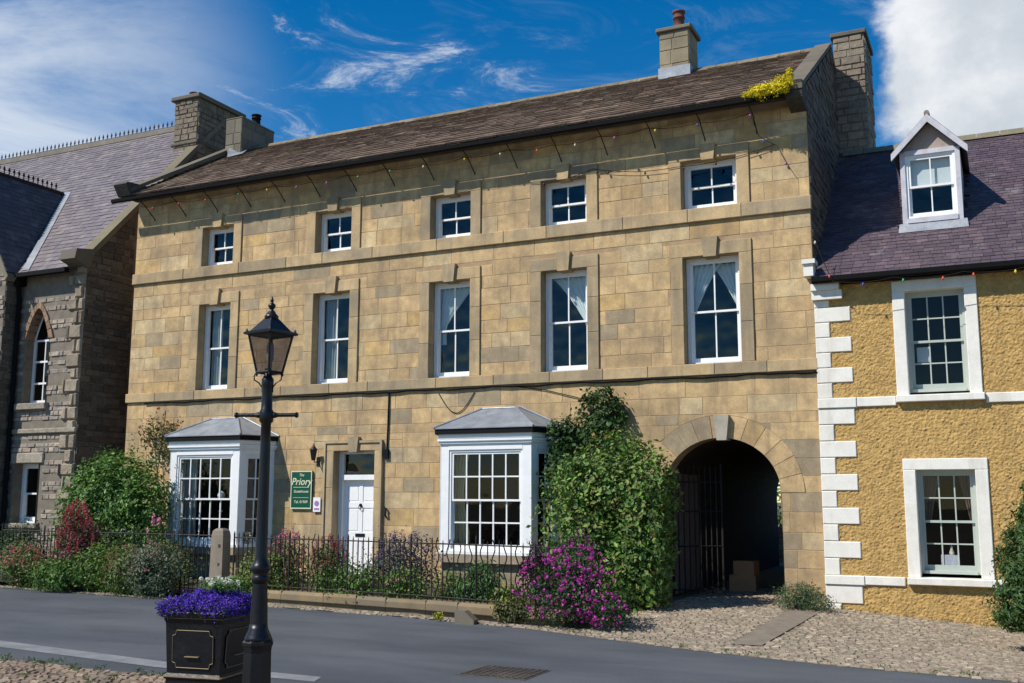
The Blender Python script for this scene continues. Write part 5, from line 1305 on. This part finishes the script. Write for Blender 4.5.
m = MB((.85, .86, .95)); m.box(-1.13, -.85, .20, .207, .70, .92)
nt_ = set_props(m.build('window_notice', COLM), 'white paper notice standing inside the lower cottage window', 'notice')
m = MB((.6, .55, .45)); m.lathe([(.03, 0), (.045, .05), (.02, .12), (.025, .15), (.0, .18)], (-.96, .24, .92 - .02), 10); set_props(m.build('figurine', COLM, smooth=True), 'little pale ornament just above the white notice in the cottage window', 'ornament')
m = MB((.65, .68, .72)); m.box(-1.34, -1.12, .30, .42, 4.20, 4.46); set_props(m.build('white_box', COLM), 'white box behind the upper cottage window', 'box')
m = MB((.45, .55, .45)); m.box(-15.42, -15.17, -.42, -.40, 1.45, 1.75); m.M = None
# ================================================================== LIGHT, SKY, CAMERA
sc = bpy.context.scene
w = bpy.data.worlds.new('World'); sc.world = w; w.use_nodes = True; nt = w.node_tree; N = nt.nodes; L = nt.links; N.clear()
out = N.new('ShaderNodeOutputWorld'); bg = N.new('ShaderNodeBackground'); L.new(bg.outputs[0], out.inputs[0])
D = V((.85, 1.0, -1.40)).normalized(); S = -D
sky = N.new('ShaderNodeTexSky'); sky.sky_type = 'NISHITA'; sky.sun_disc = False
sky.sun_elevation = math.asin(S.z); sky.sun_rotation = atan2(S.x, S.y)
sky.air_density = 1.0; sky.dust_density = 0.0; sky.ozone_density = 3.5; sky.altitude = 200
tc = N.new('ShaderNodeTexCoord'); gen = tc.outputs['Generated']
def math_(op, a, b=None, clamp=False):
    n = N.new('ShaderNodeMath'); n.operation = op; n.use_clamp = clamp
    for i, v_ in enumerate((a, b)):
        if v_ is None: continue
        if isinstance(v_, (int, float)): n.inputs[i].default_value = v_
        else: L.new(v_, n.inputs[i])
    return n.outputs[0]
def mr(v_, a, b, c=0, d=1):
    n = N.new('ShaderNodeMapRange'); n.interpolation_type = 'SMOOTHSTEP'; L.new(v_, n.inputs[0]); n.inputs[1].default_value = a; n.inputs[2].default_value = b; n.inputs[3].default_value = c; n.inputs[4].default_value = d; return n.outputs[0]
def nz(scale, det, rough, mapscale, rot=(0, 0, 0), loc=(0, 0, 0), dist=0):
    mp = N.new('ShaderNodeMapping'); mp.inputs['Scale'].default_value = mapscale; mp.inputs['Rotation'].default_value = rot; mp.inputs['Location'].default_value = loc; L.new(gen, mp.inputs[0])
    n = N.new('ShaderNodeTexNoise'); n.inputs['Scale'].default_value = scale; n.inputs['Detail'].default_value = det; n.inputs['Roughness'].default_value = rough; n.inputs['Distortion'].default_value = dist
    L.new(mp.outputs[0], n.inputs[0]); return n.outputs['Fac']
def toward(d):
    d = V(d).normalized(); n = N.new('ShaderNodeVectorMath'); n.operation = 'DOT_PRODUCT'; L.new(gen, n.inputs[0]); n.inputs[1].default_value = d; return n.outputs['Value']
# high thin cloud, thickest to the left
ci = nz(2.2, 9, .62, (1.1, 1.1, 3.4), (0, .35, .3), (3.1, 0, 0), .5); c2 = nz(7, 8, .7, (1, 1, 3.0), (0, .6, 0), (1, 2, 0), 1.2)
left = mr(toward((-.90, .42, .18)), .87, .985)
cirrus = math_('MULTIPLY', math_('MAXIMUM', math_('MULTIPLY', mr(ci, .28, .58), left), math_('MULTIPLY', mr(c2, .52, .74), mr(toward((-.52, .76, .39)), .965, .997, 0, .75))), .88)
cirrus = math_('MAXIMUM', cirrus, math_('MULTIPLY', mr(c2, .45, .75), .12))
cu = nz(6.5, 10, .62, (1, 1, 1.5), (0, 0, 0), (.4, .7, .2), .2)
cm = math_('ADD', mr(toward((.09, .93, .345)), .966, .998, -.5, .42), cu)
cumulus = mr(cm, .48, .68)
shade = nz(5, 8, .6, (1, 1, 1.3), (0, 0, 0), (.5, .75, .3))
hsv = N.new('ShaderNodeHueSaturation'); hsv.inputs['Saturation'].default_value = 1.42; hsv.inputs['Value'].default_value = 1.75; L.new(sky.outputs[0], hsv.inputs['Color'])
m1 = N.new('ShaderNodeMix'); m1.data_type = 'RGBA'; L.new(cirrus, m1.inputs[0]); L.new(hsv.outputs[0], m1.inputs[6]); m1.inputs[7].default_value = (12.0, 12.7, 13.4, 1)
cc = N.new('ShaderNodeMix'); cc.data_type = 'RGBA'; L.new(mr(shade, .35, .62), cc.inputs[0]); cc.inputs[6].default_value = (8.5, 9.3, 10.2, 1); cc.inputs[7].default_value = (13.5, 13.8, 14.2, 1)
m2 = N.new('ShaderNodeMix'); m2.data_type = 'RGBA'; L.new(cumulus, m2.inputs[0]); L.new(m1.outputs[2], m2.inputs[6]); L.new(cc.outputs[2], m2.inputs[7])
L.new(m2.outputs[2], bg.inputs[0]); bg.inputs[1].default_value = .06
sun = bpy.data.lights.new('sun', 'SUN'); sun.energy = 4.8; sun.angle = radians(.53); sun.color = (1.0, .95, .87)
so = bpy.data.objects.new('sun', sun); C.objects.link(so); so.rotation_euler = D.to_track_quat('-Z', 'Y').to_euler(); so.location = S * 30

cam = bpy.data.cameras.new('camera'); co = bpy.data.objects.new('camera', cam); C.objects.link(co)
f = 1040.; yaw, pitch, roll = radians(25.4303), radians(8.5038), radians(.1491)
fw = V((-sin(yaw)*cos(pitch), cos(yaw)*cos(pitch), sin(pitch))); r_ = V((cos(yaw), sin(yaw), 0)); u_ = r_.cross(fw)
r2 = r_*cos(roll) + u_*sin(roll); u2 = -r_*sin(roll) + u_*cos(roll)
M = Matrix(((r2.x, u2.x, -fw.x, 0), (r2.y, u2.y, -fw.y, -19), (r2.z, u2.z, -fw.z, 1.86), (0, 0, 0, 1))); co.matrix_world = M
cam.sensor_width = 36; cam.lens = f * 36 / 1024; cam.clip_end = 2000; cam.clip_start = .05
sc.camera = co
sc.view_settings.view_transform = 'Standard'; sc.view_settings.look = 'None'; sc.view_settings.exposure = .22; sc.view_settings.gamma = 1
sc.render.engine = 'CYCLES'
sc.cycles.max_bounces = 8; sc.cycles.transparent_max_bounces = 16
